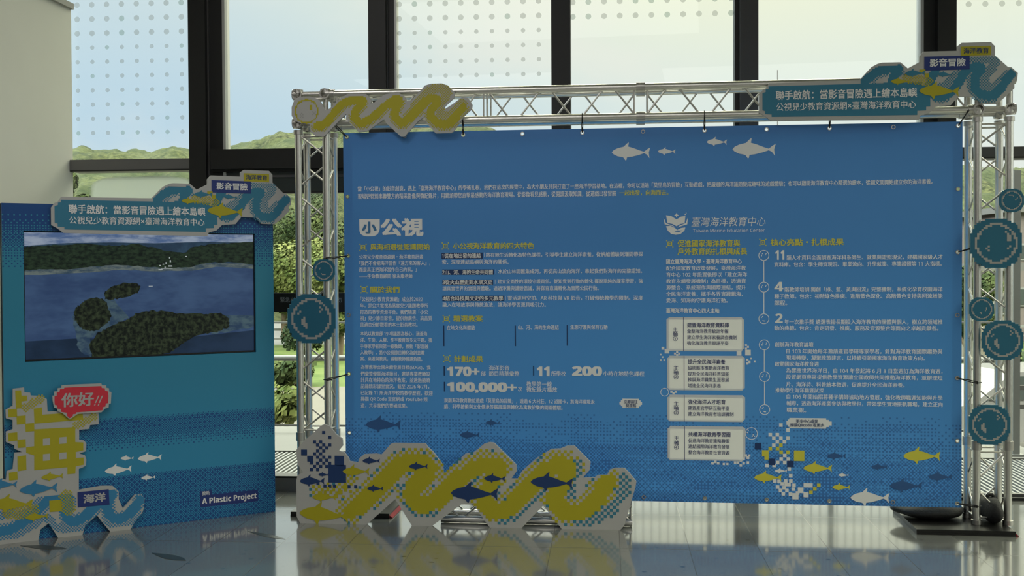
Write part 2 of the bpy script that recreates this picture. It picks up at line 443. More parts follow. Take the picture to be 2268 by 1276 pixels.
def put_text(mb, body, x0, z0, x1, z1, y, m, bold=.012, disp=None, shear=0, turn=None):
    """letters filling the rectangle x0..x1, z0..z1 on the plane; heavier weights overprint shifted copies"""
    vs, fs = glyphs(sans(body, bold >= .012 and not any(ord(c) > 0x2e80 for c in body)))
    if not vs: return
    xs = [v[0] for v in vs]; ys = [v[1] for v in vs]
    ax, bx, ay, by = min(xs), max(xs), min(ys), max(ys)
    cjk = any(ord(c) > 0x2e80 for c in body)
    if cjk: ay, by = min(ay, -.09), max(by, .83)
    sx = (x1-x0)/(bx-ax); sz = (z1-z0)/(by-ay)
    k = bold*1.2 if bold < .025 else bold*.85
    sh = [(0, 0)] if bold < .01 else [(-k, 0), (k, 0)] if bold < .025 else [(-k, -k*.6), (k, -k*.6), (k, k*.6), (-k, k*.6), (0, 0)]
    for n, (da, db) in enumerate(sh):
        out = []
        for (a, b) in vs:
            x = x0+(a+da-ax)*sx + shear*(b-ay)*sz; z = z0+(b+db-ay)*sz
            out.append((x, y-.00006*n+(disp(x, z) if disp else 0), z))
        mb.add(out, fs, m)
def text_px(mb, pl, body, x0, yc, x1, h, y, m, bold=.012, w=0.0, disp=None, shear=0):
    xm = (x0+x1)/2
    ua, ub = pl.hit(x0, yc, w)[0], pl.hit(x1, yc, w)[0]
    vb, vt = pl.hit(xm, yc+h/2, w)[1], pl.hit(xm, yc-h/2, w)[1]
    put_text(mb, body, ua, vb, ub, vt, y, m, bold, disp, shear)
def width_of(body, bold=.012):
    vs, _ = glyphs(sans(body, False)); xs = [v[0] for v in vs]; return max(xs)-min(xs)
mb = MB(); text_px(mb, WL, '緊急出口', 621, 664, 664, 12, -.0115, M_GREY, .008, -.01); text_px(mb, WL, '勿', 747, 664, 757, 12, -.0115, M_GREY, .008, -.01)
mb.build('band_lettering', band)

# ------------------------------------------------------------------ pixel artwork helpers
FISH = [(0, 0), (.05, .06), (.16, .115), (.31, .15), (.38, .22), (.43, .265), (.44, .25), (.425, .155), (.55, .12), (.72, .055), (.84, .018),
        (.93, .09), (1, .13), (.965, .0), (.975, -.09), (.985, -.15), (.91, -.055), (.84, -.02), (.7, -.07), (.52, -.115), (.40, -.13), (.385, -.2), (.36, -.21),
        (.30, -.13), (.15, -.1), (.05, -.05)]
def fish(mb, x0, z0, x1, z1, y, m, disp=None, fat=1.0):
    """fish silhouette from nose (x0,z0) to tail (x1,z1)"""
    L = hypot(x1-x0, z1-z0); c, s = (x1-x0)/L, (z1-z0)/L
    q = L/40
    pts = []
    for a, b in FISH:
        b *= fat
        pts.append((x0+L*(a*c-b*s), z0+L*(a*s+b*c)))
    n = len(pts)
    ar = sum(pts[i][0]*pts[(i+1) % n][1]-pts[(i+1) % n][0]*pts[i][1] for i in range(n))
    if ar < 0: pts = pts[::-1]
    mb.add([(x, y+(disp(x, z) if disp else 0), z) for x, z in pts], [tuple(range(n))], m)
def dist(p, path):
    best = 1e9; side = (0, 0)
    for (ax, ay), (bx, by) in zip(path, path[1:]):
        dx, dy = bx-ax, by-ay; L = dx*dx+dy*dy
        t = 0 if L == 0 else max(0, min(1, ((p[0]-ax)*dx+(p[1]-ay)*dy)/L))
        ex, ey = p[0]-ax-t*dx, p[1]-ay-t*dy
        d = hypot(ex, ey)
        if d < best: best = d; side = (ex, ey)
    return best, side
def inside(p, poly):
    c = False; n = len(poly); x, y = p
    for i in range(n):
        (x1, y1), (x2, y2) = poly[i], poly[(i+1) % n]
        if (y1 > y) != (y2 > y) and x < (x2-x1)*(y-y1)/(y2-y1)+x1: c = not c
    return c
def cells(mb, x0, x1, z0, z1, p, y, fn, disp=None):
    """square cells of side p coloured by fn(x, z, i, j); runs of one colour are joined"""
    nx = int((x1-x0)/p)+1; nz = int((z1-z0)/p)+1
    for j in range(nz):
        run = None
        for i in range(nx+1):
            m = fn(x0+(i+.5)*p, z0+(j+.5)*p, i, j) if i < nx else None
            if run and run[1] is not m:
                a, b = x0+run[0]*p, x0+i*p; c, d = z0+j*p, z0+(j+1)*p
                q = [(a, c), (b, c), (b, d), (a, d)]
                mb.add([(s, y+(disp(s, t) if disp else 0), t) for s, t in q], [(0, 1, 2, 3)], run[1]); run = None
            if m and not run: run = (i, m)
def smooth_path(pts, k=4):
    out = []
    n = len(pts)
    for i in range(n-1):
        p0 = pts[max(0, i-1)]; p1 = pts[i]; p2 = pts[i+1]; p3 = pts[min(n-1, i+2)]
        for s in range(k):
            t = s/k
            out.append(tuple(.5*(2*p1[q]+(p2[q]-p0[q])*t+(2*p0[q]-5*p1[q]+4*p2[q]-p3[q])*t*t+(3*p1[q]-p0[q]-3*p2[q]+p3[q])*t**3) for q in (0, 1)))
    out.append(pts[-1]); return out
def bounds(pts): return min(p[0] for p in pts), max(p[0] for p in pts), min(p[1] for p in pts), max(p[1] for p in pts)

# ------------------------------------------------------------------ truss goalpost
D = .1; CRD = .0258
TOP = 3.0
uR = 0.0                                   # front right chord of the right tower
uL = TR.hit(664, 700)[0]                   # front left chord of the left tower
S = 2*D
truss = thing('truss_goalpost', 'silver aluminium box truss goalpost carrying the wide blue banner', 'truss', TR.at((uL+uR)/2, D, 0), -TR.t)
TOFF = ((uL+uR)/2, D, 0)
def seg(name, p0, axis, length, div, flip=False, posts=()):
    """box truss piece: four chords, zigzag lacing on four faces, collars at the ends"""
    ax = Vector(axis)
    if abs(ax.z) > .5: e1, e2 = Vector((1, 0, 0)), Vector((0, 1, 0))
    else: e1, e2 = Vector((0, 0, 1)), Vector((0, 1, 0))
    p0 = Vector(p0)
    cs = [p0, p0+e1*S, p0+e1*S+e2*S, p0+e2*S]
    lm = MB(TOFF)
    st = length/div; r = .0068
    for f in range(4):
        a, b = cs[f], cs[(f+1) % 4]
        par = not flip
        for i in range(div):
            s, e = (a, b) if (i % 2 == 0) == par else (b, a)
            lm.tube(s+ax*(i*st+.03), e+ax*((i+1)*st-.03), r, M_ALU2, 7)
        for q in (.045, length-.045): lm.tube(a+ax*q, b+ax*q, r, M_ALU2, 7)
        for q in posts:
            lm.tube(a+ax*(q-.012), b+ax*(q-.012), r*.8, M_ALU2, 7); lm.tube(a+ax*(q+.012), b+ax*(q+.012), r*.8, M_ALU2, 7)
    root = lm.build(name, truss)
    for c in cs:
        m2 = MB(TOFF); m2.tube(c, c+ax*length, CRD, M_ALU, 20); m2.build('chord', root)
    for c in cs:
        for q in (0, length-.03): cm = MB(TOFF); cm.tube(c+ax*q, c+ax*(q+.03), CRD*1.28, M_ALU2, 18); cm.build('end_collar', root)
    return root
J = .56
for u0, fl in ((uL, False), (uR-S, True)):
    seg('tower_segment', (u0, 0, .035), (0, 0, 1), J-.035, 2, fl)
    seg('tower_segment', (u0, 0, J), (0, 0, 1), TOP-.275-J, 10, fl)
bz = TOP-.025-S
b0, b1 = uL+S+.035, uR-S-.035
bj = TR.hit(1419, 240)[0]
seg('beam_segment', (b0, 0, bz), (1, 0, 0), bj-b0, 10, False, (TR.hit(1075, 240)[0]-b0,))
seg('beam_segment', (bj, 0, bz), (1, 0, 0), b1-bj, 10)
for u0 in (uL, uR-S):                     # ring-jointed corner cubes
    mb = MB(TOFF); z0 = bz
    P8 = [(u0+a*S, b*S, z0+c*S) for a in (0, 1) for b in (0, 1) for c in (0, 1)]
    for i in range(8):
        for k in (1, 2, 4):
            if not i & k: mb.tube(P8[i], P8[i | k], .017, M_ALU2, 12)
    for p in P8:
        x, y, z = p
        sy = -1 if y < .1 else 1; sx = -1 if x < u0+.1 else 1; sz = -1 if z < z0+.1 else 1
        mb.tube((x, y+sy*.004, z), (x, y+sy*.036, z), .037, M_ALU2, 18, True, .027)
        mb.tube((x+sx*.004, y, z), (x+sx*.036, y, z), .037, M_ALU2, 18, True, .027)
        mb.tube((x, y, z+sz*.004), (x, y, z+sz*.034), .037, M_ALU2, 18, True, .027)
        mb.ball(p, (.03, .03, .03), M_ALU2, 10, 6)
    for yy in (-.004, S):                 # gusset plates along the front and back edges
        for (a, b) in (((u0+.03, z0-.02), (u0+S-.03, z0+.02)), ((u0+.03, z0+S-.02), (u0+S-.03, z0+S+.02)), ((u0-.02, z0+.03), (u0+.02, z0+S-.03)), ((u0+S-.02, z0+.03), (u0+S+.02, z0+S-.03))):
            mb.box((a[0], yy, a[1]), (b[0], yy+.004, b[1]), M_ALU2)
            mx, mz = (a[0]+b[0])/2, (a[1]+b[1])/2
            for q in (-.045, .045):
                c = (mx+q, mz) if b[0]-a[0] > .1 else (mx, mz+q)
                mb.tube((c[0], yy-.003, c[1]), (c[0], yy+.007, c[1]), .008, M_STEEL, 8)
    mb.build('corner_block', truss)
# floor plates under the towers, with red taped edges
def uw(px, py):
    p = floor_hit(px, py)-TR.o; return p.dot(TR.u), p.dot(TR.n)
fl_ = uw(2030, 1184); fr_ = uw(2243, 1184); bl_ = uw(1973, 1129)
def plate(x0, x1, y0, y1, ya, yb):
    mb = MB(TOFF); mb.box((x0, y0, .012), (x1, y1, .034), M_STEEL)
    mb.box((x0, y0-.004, 0), (x1, y0+.03, .012), M_STEEL); mb.box((x0, y1-.03, 0), (x1, y1, .012), M_STEEL); mb.box((x0, y0, 0), (x0+.03, y1, .012), M_STEEL); mb.box((x1-.03, y0, 0), (x1, y1, .012), M_STEEL)
    o = mb.build('base_plate', truss)
    tm = MB(TOFF)
    tm.prism([(x1, .002), (x1+.022, .002), (x1, .02)], ya, yb, M_REDT)
    tm.build('red_edge', o)
PW0, PW1 = fl_[1], max(fl_[1]+.62, .48)
plate(fl_[0], fr_[0], PW0, PW1, PW0+.002, PW0+.16)
lr_ = uw(853, 1158)
plate(uL-.06, lr_[0], -.06, .56, -.05, .54)

# ------------------------------------------------------------------ ballast on the right plate, low truss stand behind the wave cut-out
def sandbag(name, label, c, r, seed):
    o = thing(name, label, 'sandbag', TR.at(c[0], c[1], .034), -TR.t, 'black ballast bags on the right base plate')
    mb = MB(); rn = random.Random(seed); ph = rn.random()*9
    mb.ball((0, 0, r[2]*.97), r, M_SAND, 20, 12, lambda d: (1+.10*sin(3*d.x+ph)*cos(4*d.y+ph))*(1 if d.z > -.6 else .97))
    mb.build('bag_body', o)
    h = MB(); h.path([(-r[0]*.3, 0, r[2]*1.8), (-r[0]*.25, 0, r[2]*2.1), (r[0]*.25, 0, r[2]*2.1), (r[0]*.3, 0, r[2]*1.8)], .012, M_CORD, 8); h.build('carry_strap', o)
sandbag('ballast_bag', 'long black sandbag lying on the right base plate under the banner corner', (-S-.26, .17, 0), (.24, .17, .055), 1)
sandbag('ballast_bag', 'round black bag slumped between the poles of the right truss tower', (-S/2+.02, .1, 0), (.068, .2, .085), 2)
lt = uw(975, 1160); lt2 = uw(1400, 1166)
low = thing('truss_stand', 'short grey truss lying on the floor behind the long yellow wave board', 'truss', TR.at((lt[0]+lt2[0])/2, lt[1]+.04, 0), -TR.t)
half = (lt2[0]-lt[0])/2
lc = MB(); 
for (y, z) in ((0, .026), (.2, .026), (0, .15), (.2, .15)):
    m2 = MB(); m2.tube((-half, y, z), (half, y, z), .024, M_ALU, 16); m2.build('chord', low)
for i in range(9):
    a, b = -half+i*half*2/9, -half+(i+1)*half*2/9
    for y in (0, .2): lc.tube((a, y, .026 if i % 2 else .15), (b, y, .15 if i % 2 else .026), .007, M_ALU2, 7)
for x in (-half+.01, half-.01):
    for y in (0, .2): lc.tube((x, y, .026), (x, y, .15), .009, M_ALU2, 8)
    for z in (.026, .15): lc.tube((x, 0, z), (x, .2, z), .009, M_ALU2, 8)
lc.build('lacing', low)

# ------------------------------------------------------------------ banner
bxl = (TR.hit(757, 310)[0]+TR.hit(769, 980)[0])/2; bxr = (TR.hit(2124, 290)[0]+TR.hit(2136, 1100)[0])/2
bzt = (TR.hit(1420, 282)[1]+TR.hit(2000, 268)[1]+TR.hit(900, 297)[1])/3; bzb = (TR.hit(1500, 1108)[1]+TR.hit(2130, 1128)[1])/2
BW, BH = bxr-bxl, bzt-bzb
BY = 0.0
def disp(x, z):
    a = (x-bxl)/BW; b = (z-bzb)/BH
    return BY+.004*sin(7*a+3*b)+.003*sin(11*a-9*b+1)+.010*(1-b)*sin(3.2*a+.5)-.004
def banner_mat(name, trans):
    m = bpy.data.materials.new(name); m.use_nodes = True; nt = m.node_tree; g = NT(nt)
    b = nt.nodes['Principled BSDF']; o = g.obj(); x, y, z = g.xyz(o)
    p = .0112
    sx, sz, th = bayer(g, x, z, p)
    q = g.comb(g.m('MULTIPLY', sx, .022), 0.0, g.m('MULTIPLY', sz, .09))
    hgt = g.m('DIVIDE', z, BH)                      # object origin sits at the banner's bottom edge
    den = g.m('ADD', g.m('MULTIPLY', g.ramp(hgt, .285, .08), .55), g.m('MULTIPLY', g.m('SUBTRACT', g.noise(q, 1.3, 3, .6), .5), 1.6))
    den = g.m('MULTIPLY', den, g.ramp(hgt, .27, .20))
    dark = g.m('GREATER_THAN', den, g.m('ADD', th, .06))
    base = g.mix(g.ramp(hgt, .95, .25), P(50, 90, 140), P(50, 98, 148))
    base = g.mix(g.m('MULTIPLY', g.ramp(hgt, .24, .12), .5), base, P(54, 108, 160))
    base = g.mix(dark, base, P(36, 72, 122))
    base = g.mix(g.m('MULTIPLY', g.noise(o, 1.1, 3), .25), base, P(46, 90, 132))
    nt.links.new(base, b.inputs['Base Color']); b.inputs['Roughness'].default_value = .42; b.inputs['Specular IOR Level'].default_value = .4
    # creases in the fabric
    bn = nt.nodes.new('ShaderNodeBump'); bn.inputs['Strength'].default_value = .35; bn.inputs['Distance'].default_value = .03
    wv = nt.nodes.new('ShaderNodeTexWave'); wv.wave_profile = 'TRI'; wv.bands_direction = 'DIAGONAL'
    nt.links.new(g.comb(x, 0.0, g.m('MULTIPLY', z, -1.0)), wv.inputs['Vector']); wv.inputs['Scale'].default_value = .6; wv.inputs['Distortion'].default_value = 3.5; wv.inputs['Detail'].default_value = 1.0; wv.inputs['Detail Scale'].default_value = .7
    nt.links.new(g.m('ADD', g.m('MULTIPLY', g.ramp(wv.outputs['Fac'], .75, 1.0), .10), g.m('MULTIPLY', g.noise(o, 2.2, 2), .5)), bn.inputs['Height'])
    nt.links.new(bn.outputs[0], b.inputs['Normal'])
    t = nt.nodes.new('ShaderNodeBsdfTranslucent'); nt.links.new(base, t.inputs[0])
    mx = nt.nodes.new('ShaderNodeMixShader'); mx.inputs[0].default_value = trans
    out = nt.nodes['Material Output']
    nt.links.new(b.outputs[0], mx.inputs[1]); nt.links.new(t.outputs[0], mx.inputs[2]); nt.links.new(mx.outputs[0], out.inputs[0])
    return m
M_BAN = banner_mat('banner_fabric', .13); M_HEM = banner_mat('banner_hem', .01)
BOFF = (bxl, 0, bzb)
banner = thing('printed_banner', 'wide blue fabric banner covered in white text, laced inside the truss frame', 'banner', TR.at(bxl, 0, bzb), -TR.t)
EI = .028
eyes = [(bxl+EI+(BW-2*EI)*i/10, bzt-EI) for i in range(11)]+[(bxl+EI+(BW-2*EI)*i/10, bzb+EI) for i in range(11)]
eyes += [(bxl+EI, bzb+EI+(BH-2*EI)*j/6) for j in range(1, 6)]+[(bxr-EI, bzb+EI+(BH-2*EI)*j/6) for j in range(1, 6)]
E_ = .014; HEMW = .062
CARDS = [(1476, 702.5, 1648, 778), (1477.6, 788, 1649.4, 864.6), (1478, 874.6, 1650, 934), (1478.6, 944, 1650.7, 1020)]
CUT = [(TR.hit(a+5, b)[0], TR.hit(a, d-5)[1], TR.hit(c-5, b)[0], TR.hit(a, b+5)[1]) for a, b, c, d in CARDS]
us = {bxl, bxr, bxl+HEMW, bxr-HEMW}; vs_ = {bzb, bzt, bzb+HEMW, bzt-HEMW}
for (a, b, c, d) in CUT: us |= {a, c}; vs_ |= {b, d}
for (x, z) in eyes: us |= {x-E_, x+E_}; vs_ |= {z-E_, z+E_}
us |= {bxl+.1+(BW-.2)*i/60 for i in range(61)}; vs_ |= {bzb+.1+(BH-.2)*i/36 for i in range(37)}
def clean(s):
    o = []
    for q in sorted(s):
        if not o or q-o[-1] > 1e-5: o.append(q)
    return o
us, vs_ = clean(us), clean(vs_)
mb = MB(BOFF)
vid = {}
vv = []
for j, z in enumerate(vs_):
    for i, x in enumerate(us): vid[i, j] = len(vv); vv.append((x, disp(x, z), z))
ff = {0: [], 1: []}
ey = [(round(x, 4), round(z, 4)) for x, z in eyes]
for j in range(len(vs_)-1):
    for i in range(len(us)-1):
        xc, zc = (us[i]+us[i+1])/2, (vs_[j]+vs_[j+1])/2
        hem = xc < bxl+HEMW or xc > bxr-HEMW or zc < bzb+HEMW or zc > bzt-HEMW
        if any(abs(xc-a) < .002 and abs(zc-b) < .002 for a, b in ey) and us[i+1]-us[i] > .02 and vs_[j+1]-vs_[j] > .02:
            n = 16; base = len(vv)
            for k in range(n):
                a = -3*pi/4+2*pi*k/n
                vv.append((xc+.0095*cos(a), disp(xc, zc), zc+.0095*sin(a)))
            cor = [vid[i, j], vid[i+1, j], vid[i+1, j+1], vid[i, j+1]]
            for q in range(4):
                ks = [base+(q*4+t) % n for t in range(5)]
                ff[1].append((cor[q], cor[(q+1) % 4])+tuple(ks[::-1]))
        elif any(a < xc < c and b < zc < d for a, b, c, d in CUT): pass      # the white cards are woven in here
        else: ff[1 if hem else 0].append((vid[i, j], vid[i+1, j], vid[i+1, j+1], vid[i, j+1]))
b0_ = len(mb.v); mb.v += vv
for k, m in ((0, M_BAN), (1, M_HEM)):
    q = mb.mi(m)
    for f in ff[k]: mb.f.append(list(f)); mb.m.append(q); mb.sm.append(True)
mb.build('banner_cloth', banner)
M_EYE = mat('eyelet_brass', (.75, .74, .72), .25, 1, .05)
for (x, z) in eyes:
    m2 = MB(BOFF); y = disp(x, z)
    m2.tube((x, y-.003, z), (x, y+.003, z), .0145, M_EYE, 16, True, .0092); m2.build('eyelet', banner)
def cord(px, py, tx, ty, tz):
    x, z = min(eyes, key=lambda e: abs(e[0]-TR.hit(px, py)[0])+abs(e[1]-TR.hit(px, py)[1]))
    m2 = MB(BOFF); y = disp(x, z)
    for k in (-.004, .004):
        m2.path([(x+k*.3, y-.004, z), ((x+tx)/2+k, (y+ty)/2-.012, (z+tz)/2+k), (tx, ty-CRD-.004, tz+k*1.5)], .0032, M_CORD, 6)
    hor = abs(tx-x) > abs(tz-z)
    n = 12
    ring = [(tx+(CRD+.003)*cos(2*pi*i/n), ty+(CRD+.003)*sin(2*pi*i/n), tz) if hor else (tx, ty+(CRD+.003)*sin(2*pi*i/n), tz+(CRD+.003)*cos(2*pi*i/n)) for i in range(n+1)]
    m2.path(ring, .0035, M_CORD, 6)
    m2.build('tie_cord', banner)
for px in (1010, 1275, 1547, 1830):
    e = min([q for q in eyes if q[1] > bzt-.1], key=lambda q: abs(q[0]-TR.hit(px, 285)[0])); cord(px, 285, e[0], 0, bz)
zc = lambda j: bzb+EI+(BH-2*EI)*j/6
for py in (573, 841): cord(762, py, uL+S, 0, TR.hit(757, py)[1])
for py in (546, 835, 1120): cord(2126, py, uR-S, 0, TR.hit(2126, py+ (12 if py == 835 else 0))[1])
cord(762, 304, uL+S+.05, 0, bz); cord(2120, 268, uR-S-.06, 0, bz)

# banner print -------------------------------------------------
L1, L2, L3 = -.0022, -.0036, -.005
def bt(mb, body, x0, yc, x1, h, m=None, bold=.02, y=L2, shear=0):
    text_px(mb, TR, body, x0, yc, x1, h, y, m or M_INKW, bold, 0.0, disp, shear)
def brect(mb, x0, y0, x1, y1, m, y=L1):
    a = TR.hit(x0, (y0+y1)/2)[0]; b = TR.hit(x1, (y0+y1)/2)[0]; c = TR.hit((x0+x1)/2, y1)[1]; d = TR.hit((x0+x1)/2, y0)[1]
    nx = max(1, int((b-a)/.05)); nz = max(1, int((d-c)/.05))
    vs = [(a+(b-a)*i/nx, 0, c+(d-c)*j/nz) for j in range(nz+1) for i in range(nx+1)]
    mb.add([(q[0], y+disp(q[0], q[2]), q[2]) for q in vs], [(j*(nx+1)+i, j*(nx+1)+i+1, (j+1)*(nx+1)+i+1, (j+1)*(nx+1)+i) for j in range(nz) for i in range(nx)], m)
def para(mb, lines, x0, x1, ys, h, bold=.016):
    wmax = max(width_of(l, bold) for l in lines)
    for l, y in zip(lines, ys): bt(mb, l, x0, y, x0+(x1-x0)*width_of(l, bold)/wmax, h, None, bold)
tm = MB(BOFF)
bt(tm, '當「小公視」的影音創意，遇上「臺灣海洋教育中心」的學術扎根，我們在這次的展覽中，為大小朋友共同打造了一座海洋學習基地。在這裡，你可以透過「莫里島的冒險」互動遊戲，把嚴肅的海洋議題變成趣味的遊戲體驗；也可以翻閱海洋教育中心精選的繪本，從圖文間開始建立你的海洋素養。', 793, 411, 2065, 12.5)
bt(tm, '現場更特別串聯雙方的精采影像與微紀錄片，用鏡頭帶您直擊最感動的海洋教育現場。從影像看見感動，從閱讀汲取知識，從遊戲出發冒險', 793, 432, 1365, 12.5)
tm.build('lettering', banner); tm = MB(BOFF)
para(tm, ['公視兒少教育資源網・海洋教育計畫', '「我們不會把海洋當作『遠方來的客人』，', '而是真正把海洋當作自己的家。」', '——生命教育顧問 徐永康老師'], 795.5, 953, (569, 583, 597, 611.4), 10.5)
tm.build('lettering', banner); tm = MB(BOFF)
para(tm, ['「公視兒少教育資源網」成立於2022', '年，是公共電視為落實兒少議題教學所', '打造的教學資源平台。我們精選「小公', '視」兒少節目影音，提供無廣告、高品質', '且適合分齡觀看的本土影音教材。'], 798, 957, (663, 677, 691, 705, 719), 10.5)
tm.build('lettering', banner); tm = MB(BOFF)
para(tm, ['本站以教育部 19 項議題為核心，涵蓋海', '洋、生命、人權、性平教育等多元主題。攜', '手專家學者與第一線教師，推動「影音融', '入教學」，將小公視節目轉化為創意教', '案、桌遊與教具，減輕教師備課負擔。'], 798.5, 957, (739, 753, 767, 781, 795), 10.5)
tm.build('lettering', banner); tm = MB(BOFF)
para(tm, ['為響應聯合國永續發展目標(SDGs)，我', '們彙整優質海洋節目，邀請專業教師設', '計具在地特色的海洋教案，並透過鏡頭', '記錄精彩課堂實況。截至 2026 年7月，', '已記錄 11 所海洋學校的教學歷程，歡迎', '掃描 QR Code 至官網或 YouTube 頻', '道，共享我們的豐碩成果。'], 799.5, 958, (814, 828, 842, 856, 870.5, 884.5, 898.5), 10.5)
tm.build('lettering', banner); tm = MB(BOFF)
for x0, x1, y0, y1 in ((978, 1069.6, 560, 573), (979.6, 1094.5, 597, 608.5), (980, 1092.5, 619.6, 631), (980, 1117, 655, 667)): brect(tm, x0, y0, x1, y1, M_NAVY)
for a in (('1從在地出發的連結', 979.6, 566.5, 1065), ('將在地生活轉化為特色課程，引導學生建立海洋素養。從帆船體驗到潮間帶探', 1076.5, 564, 1423.8), ('索，深度連結島嶼與海洋的關係。', 979.6, 580.3, 1127),
          ('2山、河、海的生命共同體', 980, 603, 1092), ('水於山林間匯集成河，再從高山流向海洋，串起我們對海洋的完整認知。', 1103.8, 600.7, 1422),
          ('3從火山歷史到水圳文史', 980.7, 625, 1091), ('建立全面性的環境守護責任。從知覺到行動的轉化 擺脫單純的課室學習，強', 1102.4, 623, 1423.8), ('讓真實世界的實踐與體驗。透過淨灘與護殼倡議，將保育意識轉化為實際公民行動。', 980.7, 638.6, 1326),
          ('4結合科技與文史的多元教學', 980.7, 661, 1114.5), ('靈活運用空拍、AR 科技與 VR 影音，打破傳統教學的限制。深度', 1124.8, 660, 1423.8), ('融入在地故事與傳統漁法，讓海洋學習更具吸引力。', 980.7, 675, 1209),
          ('在地文化與體驗', 990, 726, 1052), ('山、河、海的生命連結', 1148, 725, 1237.6), ('生態守護與保育行動', 1263.4, 724.5, 1345.5)):
    bt(tm, a[0], a[1], a[2], a[3], 10.5, None, .03 if a[0][0] in '1234' else .016)
for x, y0, y1 in ((983, 721, 767), (1141.4, 721, 767), (1256.5, 720, 766), (983.8, 811, 832), (1181.8, 810.5, 832), (984.2, 846, 867.5)): brect(tm, x-1.3, y0, x+1.3, y1, M_NAVY)
for x, y in ((1073, 564.5), (1098.5, 601.5), (1097, 624), (1120, 660.5)): brect(tm, x-.4, y-5, x+.4, y+5, M_INKW)
tm.build('lettering', banner); tm = MB(BOFF)
for a in (('170+', 991, 822.8, 1060.7, 20, .05), ('部', 1065, 827.6, 1075.5, 11, .012), ('海洋影音', 1083, 815, 1128, 11.5, .012), ('節目精華彙整', 1083, 827.5, 1150, 11.5, .012), ('11', 1190, 822.5, 1216, 20, .05), ('所學校', 1221, 827.5, 1253, 11.5, .012),
          ('200', 1268.6, 822, 1332, 20, .05), ('小時在地特色課程', 1336, 827.6, 1427, 11.5, .012), ('100,000+', 991, 859, 1142.8, 23, .05), ('次', 1147, 862, 1156.5, 11, .012), ('教學第一線', 1166, 851, 1222, 11.5, .012), ('微紀錄片播放', 1166, 863, 1234, 11.5, .012),
          ('規劃海洋教育數位遊戲「莫里島的冒險」，透過 6 大村莊、12 道關卡，將海洋環境永', 983.4, 888.6, 1317, 10.5, .016), ('續、科學技術與文化傳承等嚴肅議題轉化為寓教於樂的闖關體驗。', 983.4, 902, 1246, 10.5, .016)):
    bt(tm, a[0], a[1], a[2], a[3], a[4], None, a[5])
def pill(x0, y0, x1, y1, arrow=0):
    s = 3.2
    for k in range(3): brect(tm, x0+(2-k)*s, y0+k*s*1.1 if k else y0, x1-(2-k)*s+arrow*k, y1-k*s*1.1 if k else y1, M_INKW, L1-.0002*k)
pill(1372, 883, 1422, 903.5); bt(tm, '立即前往', 1382, 889.5, 1412, 8, M_NAVY, .02, L3); bt(tm, '莫里島', 1386, 897.8, 1409, 8, M_NAVY, .02, L3)
tm.build('lettering', banner); tm = MB(BOFF)
pill(1741.6, 926, 1836, 949, 3); bt(tm, '更多中心成果', 1763, 933, 1811, 8, M_NAVY, .02, L3); bt(tm, '掃描QRcode 看更多', 1750, 941.7, 1825, 8.5, M_NAVY, .02, L3)
tm.build('lettering', banner); tm = MB(BOFF)
bt(tm, '國立臺灣海洋大學・臺灣海洋教育中心', 1475.7, 579, 1642.5, 11, None, .03)
para(tm, ['配合國家教育政策發展，臺灣海洋教', '育中心 102 年設置後即以「建立海洋', '教育永續發展機制」為目標，透過資', '源整合、系統運作與國際連結，提升', '全民海洋素養，攜手各界實踐親海、', '愛海、知海的守護海洋行動。'], 1475.7, 1654.4, (594, 608.3, 622.7, 637, 651.3, 665.6), 10.5)
bt(tm, '臺灣海洋教育中心四大主軸', 1475.7, 688, 1592.5, 10.5, None, .03)
tm.build('lettering', banner); tm = MB(BOFF)
for a in (('11', 1717, 565, 1736.5, 21, .018), ('4', 1715.5, 635, 1734, 21, .018), ('2', 1717, 705, 1732.7, 21, .018),
          ('類人才資料全面調查海洋科系師生、就業與證照現況，建構國家級人才', 1742, 570, 2087), ('資料庫。包含：學生師資現況、畢業流向、升學就業、專業證照等 11 大指標。', 1715, 585, 2085),
          ('階教師培訓 獨創「綠、藍、黃與回流」完整機制，系統化孕育校園海洋', 1738, 641, 2087), ('種子教師。包含：初階綠色推廣、進階藍色深化、高階黃色支持與回流增能', 1715, 656, 2087), ('課程。', 1715, 671, 1743),
          ('年一次推手獎 遴選表揚長期投入海洋教育的團體與個人，樹立跨領域推', 1737, 713, 2087), ('動的典範。包含：肯定研發、推廣、服務及資源整合等面向之卓越貢獻者。', 1715, 727, 2078),
          ('創辦海洋教育論壇', 1716, 763, 1801), ('自 103 年開始每年邀請產官學研專家學者，針對海洋教育國際趨勢與', 1741, 778.5, 2087), ('現場轉變，凝聚政策建言，以持續引領國家海洋教育政策方向。', 1741, 793, 2048), ('啟動國家海洋教育週', 1716, 806, 1813),
          ('為響應世界海洋日，自 104 年發起將 6 月 8 日當週訂為海洋教育週，', 1741, 821.5, 2087), ('設置網頁專區提供教學資源讓全國教師共同推動海洋教育，並辦理短', 1741, 836, 2087), ('片、海洋詩、科普繪本徵選，促進提升全民海洋素養。', 1741, 852, 2003),
          ('推動學生海洋職涯試探', 1717, 864.5, 1824), ('自 106 年開始招募種子講師協助地方發展，強化教師職涯知能與升學', 1742, 880, 2087), ('輔導，透過海洋產業參訪與教學包，帶領學生實地接軌職場，建立正向', 1742, 894.5, 2087), ('職業觀。', 1742, 908, 1785)):
    bt(tm, a[0], a[1], a[2], a[3], a[4] if len(a) > 4 else 11, None, a[5] if len(a) > 4 else .016)
tm.build('lettering', banner); tm = MB(BOFF)
bt(tm, '公視', 845, 503.5, 936, 38, None, .055)
tm.build('lettering', banner); tm = MB(BOFF)
bt(tm, '臺灣海洋教育中心', 1531, 491, 1694.6, 21, None, .004, L2, .15); bt(tm, 'Taiwan Marine Education Center', 1534.7, 510.5, 1693.7, 8, None, .004)
